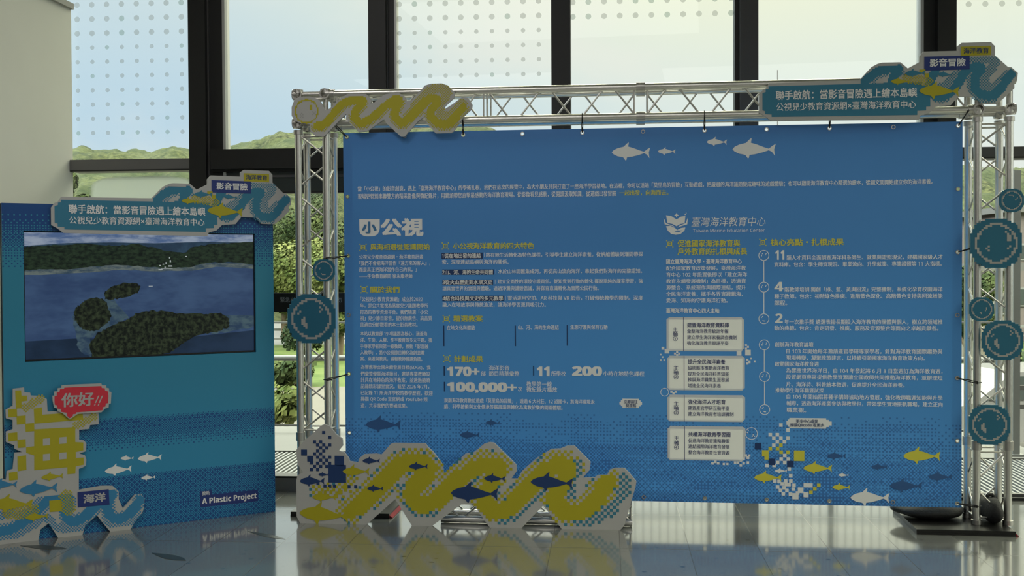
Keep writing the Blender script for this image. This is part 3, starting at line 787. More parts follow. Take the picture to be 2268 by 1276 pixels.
# white rounded tile with its one character
tm.build('lettering', banner); tm = MB(BOFF)
lo = [(795.5, 485.5), (841, 485.5), (841, 506), (839.8, 513), (836, 519), (830, 522.6), (823, 523.5), (812, 523.5), (805, 522.3), (799, 518.5), (796, 512)]
q = [TR.hit(*c) for c in lo][::-1]
tm.add([(x, L1+disp(x, z), z) for x, z in q], [tuple(range(len(q)))], M_INKW)
bt(tm, '小', 803, 504, 833, 25, M_BLUE, .05, L3)
tag(tm.build('lettering', banner), 'white lettering')
ym = MB(BOFF)
bt(ym, '一起出發，向海而去。', 1372, 427, 1480, 12, M_YEL2, .02)
tag(ym.build('heading_lettering', banner), 'yellow closing line of the intro')
for a in (('與海相遇從認識開始', 820.7, 547, 952, 14), ('關於我們', 820.7, 641.4, 884.5, 14), ('小公視海洋教育的四大特色', 1003.8, 544.5, 1183, 14), ('精選教案', 1004.8, 705.5, 1069, 14), ('計劃成果', 1005.9, 795, 1069.3, 14),
          ('促進國家海洋教育與', 1501, 539, 1639, 15.5), ('戶外教育的扎根與成長', 1501, 556.6, 1654.4, 15.5), ('核心亮點・扎根成果', 1707, 536.4, 1868, 15)):
    ym = MB(BOFF); bt(ym, a[0], a[1], a[2], a[3], a[4], M_YEL2, .028); ym.build('heading_lettering', banner)
for x, y in ((804, 548), (806, 641.7), (986.5, 545), (988.6, 706), (989.6, 794.5), (1483.5, 540), (1689.6, 537)):
    ym = MB(BOFF)
    for (a, b, c, d) in ((-5, -5, 5, -3), (-5, 3, 5, 5), (-5, -3, -3, 3), (3, -3, 5, 3), (-1.4, -1.4, 1.4, 1.4), (-8, -8, -5.6, -5.6), (5.6, -8, 8, -5.6), (-8, 5.6, -5.6, 8), (5.6, 5.6, 8, 8)):
        brect(ym, x+a, y+b, x+c, y+d, M_YEL2)
    ym.build('heading_icon', banner)
# info cards
C6 = lambda X, Y: (1440+X/3.19, 700+Y/3.19)
cards = [((1476, 702.5, 1648, 778), '①', (730, 740, 750), [('建置海洋教育資料庫', 720), ('彙整海洋教育統計年報', 733.5), ('建立學生海洋素養調查機制', 747), ('強化海洋教育資訊平臺', 760)]),
         ((1477.6, 788, 1649.4, 864.6), '②', (814.7, 824.8, 834.8), [('提升全民海洋素養', 801), ('協助縣市推動海洋教育', 814.7), ('提升全民海洋科普知能', 828), ('推展海洋職業生涯發展', 841), ('增進全民海洋素養', 854)]),
         ((1478, 874.6, 1650, 934), '③', (893.7, 903.8, 914), [('強化海洋人才培育', 890), ('建置產官學研互動平臺', 904), ('建立海洋教育者培訓機制', 917)]),
         ((1478.6, 944, 1650.7, 1020), '④', (970, 980.5, 990.6), [('共構海洋教育學習圈', 962), ('促進海洋教育策略聯盟', 976), ('連結國際海洋教育發展', 988.7), ('整合海洋教育社會資源', 1002)])]
M_CARD = mat('card_white_print', (.88, .88, .87), .55, 0, .02)
def backlit(m, f):
    nt = m.node_tree; b = nt.nodes['Principled BSDF']; out = nt.nodes['Material Output']
    t = nt.nodes.new('ShaderNodeBsdfTranslucent'); t.inputs[0].default_value = (.9, .9, .88, 1)
    mx = nt.nodes.new('ShaderNodeMixShader'); mx.inputs[0].default_value = f
    nt.links.new(b.outputs[0], mx.inputs[1]); nt.links.new(t.outputs[0], mx.inputs[2]); nt.links.new(mx.outputs[0], out.inputs[0])
backlit(M_CARD, .18)
M_DINK = mat('dark_violet_ink', P(42, 46, 80), .5, 0, .03)
for k, ((x0, y0, x1, y1), num, vy, lines) in enumerate(cards):
    cm = MB(BOFF); s = 2.4
    brect(cm, x0+2*s, y0, x1-2*s, y1, M_CARD, L1); brect(cm, x0+s, y0+s, x0+2*s, y1-s, M_CARD, L1); brect(cm, x1-2*s, y0+s, x1-s, y1-s, M_CARD, L1)
    brect(cm, x0, y0+2*s, x0+s, y1-2*s, M_CARD, L1); brect(cm, x1-s, y0+2*s, x1, y1-2*s, M_CARD, L1)
    brect(cm, x0+37, y0, x0+38.2, y1, M_DINK, L2)
    co = cm.build('info_card', banner); lm = MB(BOFF)
    for c, y in zip('主軸'+num, vy): bt(lm, c, x0+14.5, y, x0+24.5, 10, M_DINK, .02, L2-.001)
    lm.build('card_lettering', co); lm = MB(BOFF)
    for i, (l, y) in enumerate(lines):
        e = 10.3 if i == 0 else 9.1
        bt(lm, l, x0+46, y, x0+46+e*len(l), e*1.04, M_DINK, .028 if i == 0 else .018, L2-.001)
    lm.build('card_lettering', co)
# artwork: fish, pixel clusters, bead lines, emblem
am = MB(BOFF)
def bfish(x0, y0, x1, m, fat=1., y1=None):
    a, c = TR.hit(x0, y0); b, d = TR.hit(x1, y1 if y1 else y0); q = MB(BOFF); fish(q, a, c, b, d, L2, m, disp, fat); q.build('printed_fish', banner)
for a in ((1355, 338, 1440), (1457, 336, 1496), (1565, 315, 1610), (1622, 331, 1718), (1882.7, 1102, 1969.5), (1716, 1043, 1743), (1856, 1052, 1879)): bfish(*a, M_INKW)
for a in ((1779, 1037, 1843), (1670, 1058, 1731.5), (1843, 1079, 1882), (1999.6, 1010, 2082)): bfish(*a, M_YEL2)
for a in ((810, 941, 888), (1075, 937, 1107), (1018, 964, 1062), (1832, 1010, 1873), (1930, 1034, 1965), (1970, 1076, 2042), (2055, 1056, 2108)): bfish(*a, M_DARKFISH)
def bsq(X, Y, m, s=12.5, s2=None):
    x, y = C6(X, Y); h = s/3.19; k = (s2 or s)/3.19; brect(am, x-h, y-k, x+h, y+k, m, L2)
for X_, Y_ in ((923, 770), (973, 806), (848, 838), (898, 838), (873, 863), (923, 863), (973, 863), (898, 888), (948, 888), (873, 912), (950, 985), (925, 1010), (975, 1010), (900, 1035), (950, 1035), (825, 1055), (875, 1055),
               (982, 1080), (992, 1128), (880, 1165), (910, 1168), (957, 1165), (993, 1165), (932, 1185), (980, 1190), (900, 1208), (945, 1212), (1010, 1222), (920, 1232), (965, 1232), (990, 1258), (1040, 1250), (940, 1255), (1015, 1195), (960, 1190)): bsq(X_, Y_, M_INKW)
bsq(1115, 1195, M_INKW, 32, 15); bsq(1062, 1230, M_INKW, 20); bsq(1100, 1262, M_INKW, 18); bsq(1025, 1272, M_INKW, 22)
for X_, Y_ in ((923, 912), (848, 936), (900, 936), (925, 962), (973, 962), (1190, 1195), (1162, 1220), (1135, 1245)): bsq(X_, Y_, M_YEL2)
bsq(813, 970, M_YEL2, 24, 22); bsq(822, 1000, M_YEL2, 15); bsq(1052, 987, M_YEL2, 37)
for X_, Y_ in ((762, 920), (990, 1045), (860, 1030)): bsq(X_, Y_, M_NAVY, 23)
for X_, Y_, s in ((90, 228, 10), (118, 248, 16), (75, 272, 6), (88, 290, 6), (75, 312, 6), (100, 312, 6), (175, 265, 7), (190, 255, 7), (205, 265, 7), (190, 275, 7), (627, 262, 17), (690, 258, 20), (676, 205, 7), (690, 218, 7), (676, 230, 7), (685, 310, 8), (700, 325, 8), (685, 335, 8), (712, 300, 6), (738, 322, 6),
                   (150, 535, 8), (165, 545, 8), (180, 535, 8), (690, 1000, 10), (700, 985, 8), (675, 985, 9), (660, 1010, 9), (640, 1020, 9), (620, 1035, 9), (660, 1040, 9), (640, 1055, 9), (690, 1035, 9), (600, 1035, 9), (440, 1040, 9), (460, 1030, 9), (480, 1040, 9), (520, 1045, 8), (545, 1045, 8)): bsq(X_, Y_, M_INKW, s)
def bring(x, y, r, wd=1.5, n=20):
    a, c = TR.hit(x, y); R_ = TR.hit(x+r, y)[0]-a; w_ = TR.hit(x+wd, y)[0]-a
    vs = []
    for i in range(n):
        t = 2*pi*i/n
        for q in (R_, R_-w_):
            s, z = a+q*cos(t), c+q*sin(t); vs.append((s, L2+disp(s, z), z))
    am.add(vs, [(2*i, 2*((i+1) % n), 2*((i+1) % n)+1, 2*i+1) for i in range(n)], M_INKW)
beads = [(1691.6, 566), (1691.6, 636), (1691.6, 706), (1692.4, 763.6), (1693, 834), (1693.3, 907)]
tag(am.build('printed_artwork', banner), 'printed pixel squares'); am = MB(BOFF)
for i, (x, y) in enumerate(beads):
    if i: am.build('bead_icon', banner); am = MB(BOFF)
    bring(x, y, 12)
    if i not in (2, 5): brect(am, x-.9, y+12, x+.9, beads[i+1][1]-12, M_INKW, L2)
    for (dx, dy) in (((-5, 1), (-5, -1), (-3, -4), (5, -4), (4, -1.5)) if i % 3 != 2 else ((-5, -3), (-3, -5), (0, 5), (2, 5), (-2, 4))): brect(am, x+dx-1, y+dy-1, x+dx+1, y+dy+1, M_INKW, L2)
am.build('bead_icon', banner); am = MB(BOFF)
bring(1472, 868.5, 9.5, 1.4); bring(1664, 960, 14, 1.4, 24)
for dx, dy in ((-7, -7), (-9, -2), (4, 3), (7, 6), (2, 6)): brect(am, 1664+dx-1.2, 960+dy-1.2, 1664+dx+1.2, 960+dy+1.2, M_INKW, L2)
def bpoly(pts, m, y=L2):
    q = [TR.hit(1440+a/3.358, 450+b/3.358) for a, b in pts]; n = len(q)
    ar = sum(q[i][0]*q[(i+1) % n][1]-q[(i+1) % n][0]*q[i][1] for i in range(n))
    if ar < 0: q = q[::-1]
    am.add([(a, y+disp(a, c), c) for a, c in q], [tuple(range(n))], m)
am.build('bubble_outline', banner)
am = MB(BOFF)
bpoly([(118, 90), (160, 98), (196, 122), (230, 100), (262, 96), (256, 150), (225, 155), (196, 172), (165, 155), (128, 148)], M_INKW)
bpoly([(100, 108), (118, 150), (165, 165), (190, 182), (160, 168), (108, 158)], M_INKW); bpoly([(280, 108), (262, 150), (222, 165), (200, 182), (235, 170), (276, 158)], M_INKW)
bpoly([(118, 172), (150, 168), (185, 185), (200, 200), (230, 185), (262, 180), (255, 205), (225, 230), (190, 236), (155, 228), (130, 205)], M_INKW)
bpoly([(180, 212), (200, 203), (240, 204), (215, 214)], M_BAN, L3)
bpoly([(196, 72), (202, 85), (214, 90), (202, 95), (196, 108), (190, 95), (178, 90), (190, 85)], M_INKW); bpoly([(255, 82), (262, 78), (266, 86), (258, 90)], M_INKW); bpoly([(264, 72), (270, 70), (271, 77), (265, 78)], M_INKW)
tag(am.build('printed_emblem', banner), 'white emblem of a book held by a hand')

# ------------------------------------------------------------------ cut-out signs with the blue wave (one on the truss, one on the panel)
M_HTEAL = mat('sign_teal_ink', P(32, 84, 106), .5, 0, .03)
M_HNAVY = mat('sign_navy_ink', P(20, 34, 84), .5, 0, .03)
HC = lambda X, Y: TR.hit(1500+X/2.953, 60+Y/2.953, -.06)
def header(name, label, pl, w, box, wth):
    """box = plane rectangle (u0, v0, u1, v1) the sign fills"""
    ref = [HC(535, 600)[0], HC(800, 612)[1], HC(2228, 330)[0], HC(1950, 99)[1]]
    def T(X, Y):
        u, v = HC(X, Y)
        return (box[0]+(u-ref[0])/(ref[2]-ref[0])*(box[2]-box[0]), box[1]+(v-ref[1])/(ref[3]-ref[1])*(box[3]-box[1]))
    TT = lambda ps: [T(a, b) for a, b in ps]
    anchor = ((box[0]+box[2])/2, w, box[1])
    root = thing(name, label, 'sign', pl.at(*anchor), -pl.t)
    mb = MB(anchor); f = w-.001
    out = [(600, 368), (1190, 348), (1270, 262), (1310, 240), (1340, 232), (1460, 230), (1508, 270), (1585, 228), (1585, 190), (1612, 160), (1832, 155), (1832, 125), (1860, 103), (2052, 98), (2078, 125), (2078, 185), (2165, 262), (2185, 262), (2228, 300), (2222, 350), (2205, 355), (2205, 400), (2130, 470), (2090, 500), (1985, 500), (1945, 455), (1835, 455), (1790, 510), (1690, 520), (1650, 560), (1590, 580), (1580, 605), (612, 612), (570, 580), (535, 560), (535, 445), (560, 410), (580, 400)]
    mb.prism(TT(out), w, w+wth, M_WHITE, M_FOAM)
    bar = [(597, 388), (1205, 371), (1600, 362), (1600, 380), (1628, 382), (1628, 402), (1655, 404), (1655, 520), (1628, 521), (1628, 545), (1570, 548), (1570, 575), (617, 588), (617, 572), (575, 570), (575, 550), (557, 545), (557, 432), (578, 425), (578, 408), (597, 405)]
    mb.flat(TT(bar), f, M_HTEAL)
    k = (box[2]-box[0])/(ref[2]-ref[0]); sc_ = HC(1010, 400)[0]-HC(1000, 400)[0]; q = sc_*k/10    # metres per drawing unit
    p = 9.2*q
    solid = [smooth_path(TT(a)) for a in ([(1225, 362), (1275, 315), (1330, 285), (1440, 282)], [(1448, 275), (1415, 325), (1380, 365)],
             [(1690, 285), (1655, 350), (1660, 420), (1710, 455), (1770, 440), (1830, 380), (1880, 300), (1930, 265), (1990, 265)],
             [(1990, 270), (1950, 330), (1950, 400), (1990, 440), (2060, 450), (2110, 410), (2150, 350), (2185, 310)])]
    chk = [(smooth_path(TT(a)), r*q) for a, r in (([(1930, 205), (2060, 215), (2070, 250), (2010, 330), (2020, 390), (2070, 395), (2130, 345), (2180, 300)], 30), ([(1930, 290), (1912, 350), (1935, 430), (1985, 470), (2070, 475)], 22), ([(1680, 462), (1715, 478), (1760, 470)], 20), ([(1700, 400), (1760, 370), (1850, 290)], 24), ([(1290, 360), (1330, 325), (1395, 303)], 20), ([(1440, 320), (1475, 300)], 14))]
    hole = TT([(1276, 364), (1315, 330), (1392, 300), (1372, 362)])
    x0, x1, z0, z1 = bounds(TT([(1190, 520), (2230, 190)]))
    def fn(x, z, i, j):
        if inside((x, z), hole): return (M_HTEAL if (i+j) % 2 and x+z*0 < hole[2][0] and dist((x, z), [hole[0], hole[1], hole[2]])[0] < 14*q else M_WHITE)
        if min(dist((x, z), s)[0] for s in solid) < 29*q: return M_HTEAL
        if (i+j) % 2 and any(dist((x, z), s)[0] < r for s, r in chk): return M_HTEAL
    cells(mb, x0, x1, z0, z1, p, f-.0004, fn)
    a, b = T(1615, 285), T(1912, 186); mb.rect(a[0], a[1], b[0], b[1], f-.0012, M_HNAVY)
    c, d = T(1856, 188), T(2051, 123); mb.rect(c[0], c[1], d[0], d[1], f-.0016, M_YEL)
    yz = TT([(1500, 335), (1640, 355)]); 
    def fy(x, z, i, j):
        if (i+j) % 2 and dist((x, z), yz)[0] < 32*q: return M_YEL
    cells(mb, yz[0][0]-30*q, yz[1][0]+30*q, yz[1][1]-40*q, yz[0][1]+40*q, p, f-.0016, fy)
    for (X0, Y0, X1, Y1) in ((1583, 305, 1622, 277), (1618, 330, 1645, 303)):
        a, b = T(X0, Y0), T(X1, Y1); mb.rect(a[0], a[1], b[0], b[1], f-.002, M_YEL)
    for X0, Y0, X1, Y1, m in ((1582, 418, 1845, 420, M_YEL), (1397, 356, 1520, 356, M_YEL), (1488, 305, 1620, 300, M_HTEAL), (1700, 308, 1800, 312, M_HTEAL)):
        a, b = T(X0, Y0), T(X1, Y1); fish(mb, a[0], a[1], b[0], b[1], f-.0024, m, None, .95)
    mb.build('sign_board', root)
    def tx(body, X0, Yc, X1, h, m, bold, Yc2=None):
        a, b = T(X0, Yc+h/2), T(X1, (Yc2 or Yc)-h/2); zc_ = (T(X0, Yc)[1]+T(X1, Yc2 or Yc)[1])/2; hh = h*q*(box[3]-box[1])/(ref[3]-ref[1])/k
        lm = MB(anchor); put_text(lm, body, a[0], zc_-hh/2, b[0], zc_+hh/2, f-.003, m, bold); lm.build('lettering', root)
    tx('聯手啟航：當影音冒險遇上繪本島嶼', 645, 447, 1566, 62, M_INKW, .025, 428)
    tx('公視兒少教育資源網×臺灣海洋教育中心', 648, 523, 1560, 54, M_INKW, .012, 505)
    tx('影音冒險', 1652, 234, 1884, 52, M_INKW, .03, 230); tx('海洋教育', 1872, 156, 2036, 38, M_NAVY, .02, 154)
    return root
a0, a1, a2, a3 = HC(535, 600)[0], HC(800, 612)[1], HC(2228, 330)[0], HC(1950, 99)[1]
header('wave_sign', 'white and teal wave sign fixed on the right end of the truss beam', TR, -.06, (a0, a1, a2, a3), .018)
hw = -.03
header('wave_sign', 'white and teal wave sign across the top of the left blue panel', ST, hw, (ST.hit(113, 480, hw)[0], ST.hit(300, 519, hw)[1], ST.hit(646, 460, hw)[0], ST.hit(570, 377, hw)[1]), .018)

# ------------------------------------------------------------------ yellow wave sign with a bubble on the left end of the beam
YWW = -.06
Yc = lambda X, Y: TR.hit(600+X/3.752, 160+Y/3.752, YWW)
YT = lambda ps: [Yc(a, b) for a, b in ps]
anc = (Yc(900, 300)[0], YWW, Yc(900, 530)[1])
yr = thing('wave_sign', 'grey and yellow wave sign with a bubble on the left end of the truss beam', 'sign', TR.at(*anc), -TR.t)
mb = MB(anc)
out = [(172, 290), (195, 228), (240, 203), (355, 205), (400, 230), (428, 270), (450, 318), (490, 300), (570, 222), (640, 178), (790, 180), (838, 235), (825, 262), (860, 250), (930, 195), (960, 180), (1060, 170), (1110, 200), (1130, 240), (1180, 228), (1225, 170), (1280, 110), (1330, 95), (1420, 92), (1470, 110), (1530, 170), (1520, 215), (1440, 290), (1442, 308), (1510, 265), (1590, 205), (1640, 215), (1674, 270), (1670, 305), (1610, 360), (1555, 440), (1520, 490), (1500, 505), (1370, 508), (1300, 430), (1275, 372), (1230, 400), (1110, 535), (1080, 535), (960, 425), (942, 390), (800, 490), (730, 498), (632, 400), (622, 385), (628, 345), (570, 400), (440, 535), (370, 530), (330, 500), (322, 432), (240, 420), (195, 405), (172, 360)]
mb.prism(YT(out), YWW, YWW+.018, M_WHITE, M_FOAM)
q = (Yc(910, 300)[0]-Yc(900, 300)[0])/10
sol = smooth_path(YT([(385, 445), (430, 440), (500, 370), (600, 262), (680, 235), (765, 238), (705, 320), (700, 380), (750, 422), (830, 385), (960, 275), (1045, 222), (1068, 250), (1028, 330), (1050, 395), (1100, 418), (1200, 330), (1290, 240), (1350, 218), (1385, 245), (1325, 330), (1360, 400), (1430, 435), (1490, 420), (1550, 350), (1598, 290)]))
chk = smooth_path(YT([(1130, 370), (1240, 240), (1330, 150), (1400, 132), (1465, 175), (1400, 280), (1430, 360), (1500, 350), (1595, 262)]))
ring_c = Yc(297, 325)
x0, x1, z0, z1 = bounds(YT([(180, 520), (1660, 100)])); p = 10.5*q
def fn(x, z, i, j):
    d, (ex, ez) = dist((x, z), sol)
    if d < 33*q: return M_YEL
    if (i+j) % 2 and ((d < 52*q and ez < 0) or dist((x, z), chk)[0] < 38*q): return M_YEL
    r = hypot(x-ring_c[0], z-ring_c[1])/q
    if 88 < r < 101: return M_YEL
    dx, dz = (x-ring_c[0])/q, (z-ring_c[1])/q
    if 22 < dx < 50 and 5 < dz < 52 and dx-dz*.3 > 12: return M_YEL
    if (i+j) % 2 and ((-55 < dx < -25 and -50 < dz < -15) or (45 < dx < 78 and -35 < dz < -5)): return M_GREY
cells(mb, x0, x1, z0, z1, p, YWW-.0012, fn)
mb.build('sign_board', yr)

# ------------------------------------------------------------------ round bubble signs tied to the towers
def bubble(label, cx, cy, r, seed, small=False):
    w = -.05 if not small else -.046
    c = TR.hit(cx, cy, w); R_ = TR.hit(cx+r, cy, w)[0]-c[0]
    root = thing('bubble_sign', label, 'sign', TR.at(c[0], w, c[1]-R_), -TR.t, 'round teal bubble signs on the truss towers')
    n = 24; p = 2*R_/n
    mb = MB((c[0], w, c[1]-R_))
    def rr(i, j): return hypot(i+.5-n/2, j+.5-n/2)/(n/2)
    # stepped outline as one prism
    pts = []
    prof = []
    for j in range(n):
        k = [i for i in range(n) if (abs(i+.5-n/2)**2.5+abs(j+.5-n/2)**2.5)**.4/(n/2) < 1.0]
        prof.append((min(k), max(k)+1))
    right = []; left = []
    for j in range(n):
        z0, z1 = c[1]-R_+j*p, c[1]-R_+(j+1)*p
        right += [(c[0]-R_+prof[j][1]*p, z0), (c[0]-R_+prof[j][1]*p, z1)]
        left += [(c[0]-R_+prof[j][0]*p, z0), (c[0]-R_+prof[j][0]*p, z1)]
    pts = right+left[::-1]
    cl_ = [q for i, q in enumerate(pts) if i == 0 or hypot(q[0]-pts[i-1][0], q[1]-pts[i-1][1]) > 1e-6]
    mb.prism(cl_, w, w+.015, M_TEAL2, M_TEAL2)
    SP = {0: [(-7, 2), (-6, 3), (-5, -3), (-5, -2), (-5, -1), (-4, -4), (-4, -3), (-4, -2), (-4, -1), (-4, 0), (-3, -5), (4, 3), (5, 4), (4, 5), (-3, -3), (-3, -4)],
          1: [(6, 3), (6, 2), (5, 4), (5, 3), (5, 2), (5, 1), (6, 1), (4, 5), (-5, -3), (-4, -2), (-4, -4), (6, -2), (5, -3)],
          2: [(-3, 5), (-2, 5), (-1, 5), (0, 5), (1, 4), (4, 1), (5, 2), (3, 0)],
          3: [(-5, 1), (-4, 2), (-3, -4), (-2, -5), (-1, -5), (0, -5), (1, -5)],
          4: [(4, 0), (4, 1), (4, -1), (3, -2), (-2, -4), (-1, -5), (-1, -4)]}[seed]
    def fn(x, z, i, j):
        r_ = rr(i, j)
        if .72 < r_ < .82: return M_GREY
        if (i-n//2, j-n//2) in SP: return M_GREY
    cells(mb, c[0]-R_, c[0]+R_-1e-6, c[1]-R_, c[1]+R_-1e-6, p, w-.001, fn)
    mb.build('sign_board', root)
bubble('small round teal bubble sign on the left truss tower', 717, 599, 24, 3, True)
bubble('large round teal bubble sign on the left truss tower below a small one', 689.5, 706, 53, 0)
bubble('topmost small bubble sign on the right truss tower', 2241, 444, 27, 2, True)
bubble('largest teal bubble sign, upper part of the right truss tower', 2206.5, 539, 57, 1)
bubble('small bubble sign in the middle of the right truss tower', 2174.5, 685, 27.5, 4, True)
bubble('bubble sign on the right tower just below its middle small bubble', 2221, 754, 46, 0)
bubble('lowest bubble sign on the right tower, above the pole joint', 2192, 941, 46, 0)

# ------------------------------------------------------------------ long wave board standing in front of the truss
wo_ = WC
hx = lambda ps: [wo_.hit(a, b) for a, b in ps]
out = [(665, 1159), (657, 1144.5), (656, 1065), (659, 1053), (671, 1046), (660, 1030), (657, 1012), (656, 997), (671, 979.5), (712, 942.7), (718, 940), (729.6, 944), (744, 962), (757.6, 972), (759, 987), (749, 999), (762, 1002), (772, 1015), (774, 1022), (793, 1025), (796, 1015), (806, 1006.7), (833, 1005.5), (844.5, 1007.5), (865, 984), (871, 981.6), (942, 982.5), (947.7, 991), (959.5, 1001.6), (980, 1029.6), (983, 1050), (1030, 1006), (1048, 1003), (1059.6, 994), (1071.4, 984), (1083, 980),
       (1094, 981), (1143, 1029.6), (1144, 1044), (1132.6, 1060.6), (1146, 1060.6), (1156, 1044), (1188.6, 1015), (1203, 1006.7), (1221, 995), (1241.6, 994), (1256, 988), (1272.5, 988), (1308, 1023.7), (1306, 1041), (1290, 1059), (1318, 1057.6), (1324, 1053), (1344.7, 1052), (1350.6, 1041), (1362, 1037), (1383, 1037), (1393, 1047), (1409.5, 1066.5), (1408, 1077), (1383, 1163.7), (1373, 1171),
       (1244.5, 1169.6), (1203, 1120), (1155, 1167), (1085, 1165.6), (1071, 1150), (1048.6, 1116.5), (1022, 1117), (956.5, 1163), (922.6, 1163), (912, 1159), (875.5, 1105.7), (812, 1161)]
po = hx(out)
po = [(x, 0.0 if z < .02 else z) for x, z in po]
mid = hx([(1030, 1165)])[0]
anc = (mid[0], 0, 0)
wb = thing('wave_board', 'long white floor board printed with a yellow pixel wave and fish', 'sign', WC.at(mid[0], 0, 0), -WC.t)
mb = MB(anc); mb.prism(po, 0, .02, M_WHITE, M_FOAM)
q = wo_.hit(1031, 1100)[0]-wo_.hit(1030, 1100)[0]
sol = smooth_path(hx([(777, 1133), (806, 1112), (845, 1077), (874, 1043), (900, 1026), (933, 1026), (950, 1038), (938, 1062), (912, 1087), (918, 1113), (948, 1118), (983, 1092), (1042, 1043), (1077, 1031), (1095, 1032), (1101, 1043), (1085, 1075), (1070, 1104), (1088, 1128), (1118, 1131), (1147, 1110), (1188, 1065), (1224, 1035), (1250, 1032), (1260, 1043), (1240, 1080), (1228, 1105), (1245, 1131), (1280, 1136), (1312, 1119), (1333, 1089), (1346, 1070)]))
blu = smooth_path(hx([(1262, 1030), (1275, 1040), (1262, 1075), (1265, 1095)])), smooth_path(hx([(1385, 1062), (1383, 1085), (1362, 1118), (1330, 1145), (1280, 1154)])), smooth_path(hx([(900, 1085), (905, 1115), (925, 1130), (960, 1134)])), smooth_path(hx([(1118, 1148), (1150, 1135), (1195, 1088)]))
yx = smooth_path(hx([(790, 1095), (830, 1060), (868, 1022), (920, 1004), (958, 1024), (974, 1048)])), smooth_path(hx([(700, 1090), (745, 1080), (780, 1060)]))
p = 6.6*q; rr_ = random.Random(3)
x0, x1, z0, z1 = bounds(hx([(660, 1162), (1405, 985)]))
def fn(x, z, i, j):
    if not inside((x, z), po): return None
    d, (ex, ez) = dist((x, z), sol)
    d /= q
    if d < 18: return M_YEL
    if (i+j) % 2:
        if any(dist((x, z), b)[0] < 13*q for b in blu): return M_TEAL
        if d < 34.5 and ez > -8*q and rr_.random() < .93: return M_YEL if d < 30 or rr_.random() < .7 else M_TEAL
        if d < 27: return M_TEAL if rr_.random() < .45 else M_YEL
        if any(dist((x, z), b)[0] < 15*q for b in yx): return M_YEL if rr_.random() < .75 else M_TEAL
cells(mb, x0, x1, z0+.01, z1, p, -.001, fn)
RC = lambda X, Y: (600+X/3.394, 900+Y/3.394)
def wsq(X, Y, m, s=11.5, s2=None):
    a = wo_.hit(*RC(X-s, Y+(s2 or s))); b = wo_.hit(*RC(X+s, Y-(s2 or s))); mb.rect(a[0], a[1], b[0], b[1], -.0022, m)
for X_, Y_ in ((397, 197), (443, 233), (329, 267), (375, 267), (352, 290), (398, 290), (443, 290), (375, 312), (420, 312), (352, 335), (398, 335), (329, 358), (375, 358), (352, 382), (398, 382), (443, 382), (375, 405), (420, 405), (352, 428), (398, 428), (443, 428), (329, 452), (375, 452), (420, 452), (306, 475), (352, 475), (355, 580), (407, 600), (443, 600), (479, 600), (588, 605), (638, 605)): wsq(X_, Y_, M_NAVY)
wsq(250, 347, M_NAVY, 22); wsq(296, 394, M_NAVY, 22); wsq(307, 426, M_NAVY, 11.5); wsq(515, 410, M_NAVY, 35, 38); wsq(499, 507, M_NAVY, 66)
for X_, Y_, s in ((560, 605, 17), (522, 645, 17), (600, 640, 11), (490, 675, 14), (545, 680, 11), (430, 615, 9), (455, 640, 9), (410, 640, 9)): wsq(X_, Y_, M_YEL, s)
def wfish(X0, Y0, X1, m, Y1=None, fat=1., o3=False):
    c = (lambda X, Y: (1000+X/3.394, 900+Y/3.394)) if o3 else RC
    a = wo_.hit(*c(X0, Y0)); b = wo_.hit(*c(X1, Y1 or Y0)); fish(mb, a[0], a[1], b[0], b[1], -.0028, m, None, fat)
for a in ((218, 562, 405, M_NAVY), (358, 513, 436, M_NAVY), (540, 490, 742, M_YEL), (312, 682, 490, M_YEL), (690, 410, 820, M_NAVY), (1038, 452, 1180, M_NAVY), (725, 618, 845, M_NAVY)): wfish(*a)
wfish(215, 800, 590, M_YEL, 830, .95); wfish(245, 542, 405, M_NAVY, 545, 1, True); wfish(-5, 652, 352, M_NAVY, 660, .95, True); wfish(595, 568, 915, M_NAVY, 580, .95, True)
mb.build('board', wb)
br = MB(anc)                                # rear props that keep the board upright
for X_ in (700, 940, 1120, 1320):
    u = wo_.hit(X_, 1160)[0]; br.prism([(u-.012, 0), (u+.012, 0), (u+.012, .3), (u-.012, .3)], .02, .10 if X_ < 900 else .028, M_FOAM)
br.build('rear_prop', wb)

# ------------------------------------------------------------------ left blue panel
pu0, pu1 = ST.hit(9, 900)[0], ST.hit(608, 900)[0]; pvt = (ST.hit(12, 449)[1]+ST.hit(100, 452)[1])/2
V_ = lambda x, y: ST.hit(x, y)[1]
b1t, b1b, b2t = V_(400, 918), V_(400, 985), V_(400, 1042)
def panel_mat():
    m = bpy.data.materials.new('dithered_blue_print'); m.use_nodes = True; nt = m.node_tree; g = NT(nt)
    b = nt.nodes['Principled BSDF']; o = g.obj(); x, y, z = g.xyz(o)
    sx, sz, th = bayer(g, x, z, .0085)
    top = g.m('MULTIPLY', g.ramp(z, V_(30, 625), V_(30, 450)), 1.05)
    b1 = g.m('MULTIPLY', g.ramp(z, b1t+.012, b1t-.012), g.ramp(z, b1b-.06, b1b+.16))
    b2 = g.m('MULTIPLY', g.ramp(z, b2t+.012, b2t-.012), .62)
    nz = g.m('MULTIPLY', g.m('SUBTRACT', g.noise(g.comb(g.m('MULTIPLY', sx, .03), 0.0, g.m('MULTIPLY', sz, .12)), 1.4, 3, .6), .5), .9)
    low = g.m('MAXIMUM', g.m('MULTIPLY', b1, .62), b2)
    den = g.m('MAXIMUM', top, g.m('MULTIPLY', low, g.m('ADD', 1.0, nz)))
    dark = g.m('GREATER_THAN', den, g.m('ADD', th, .06))
    base = g.mix(g.ramp(z, 1.7, .2), P(36, 96, 118), P(36, 98, 130))
    base = g.mix(dark, base, P(20, 52, 96))
    nt.links.new(base, b.inputs['Base Color']); b.inputs['Roughness'].default_value = .38; b.inputs['Specular IOR Level'].default_value = .35
    return m
M_PANEL = panel_mat()
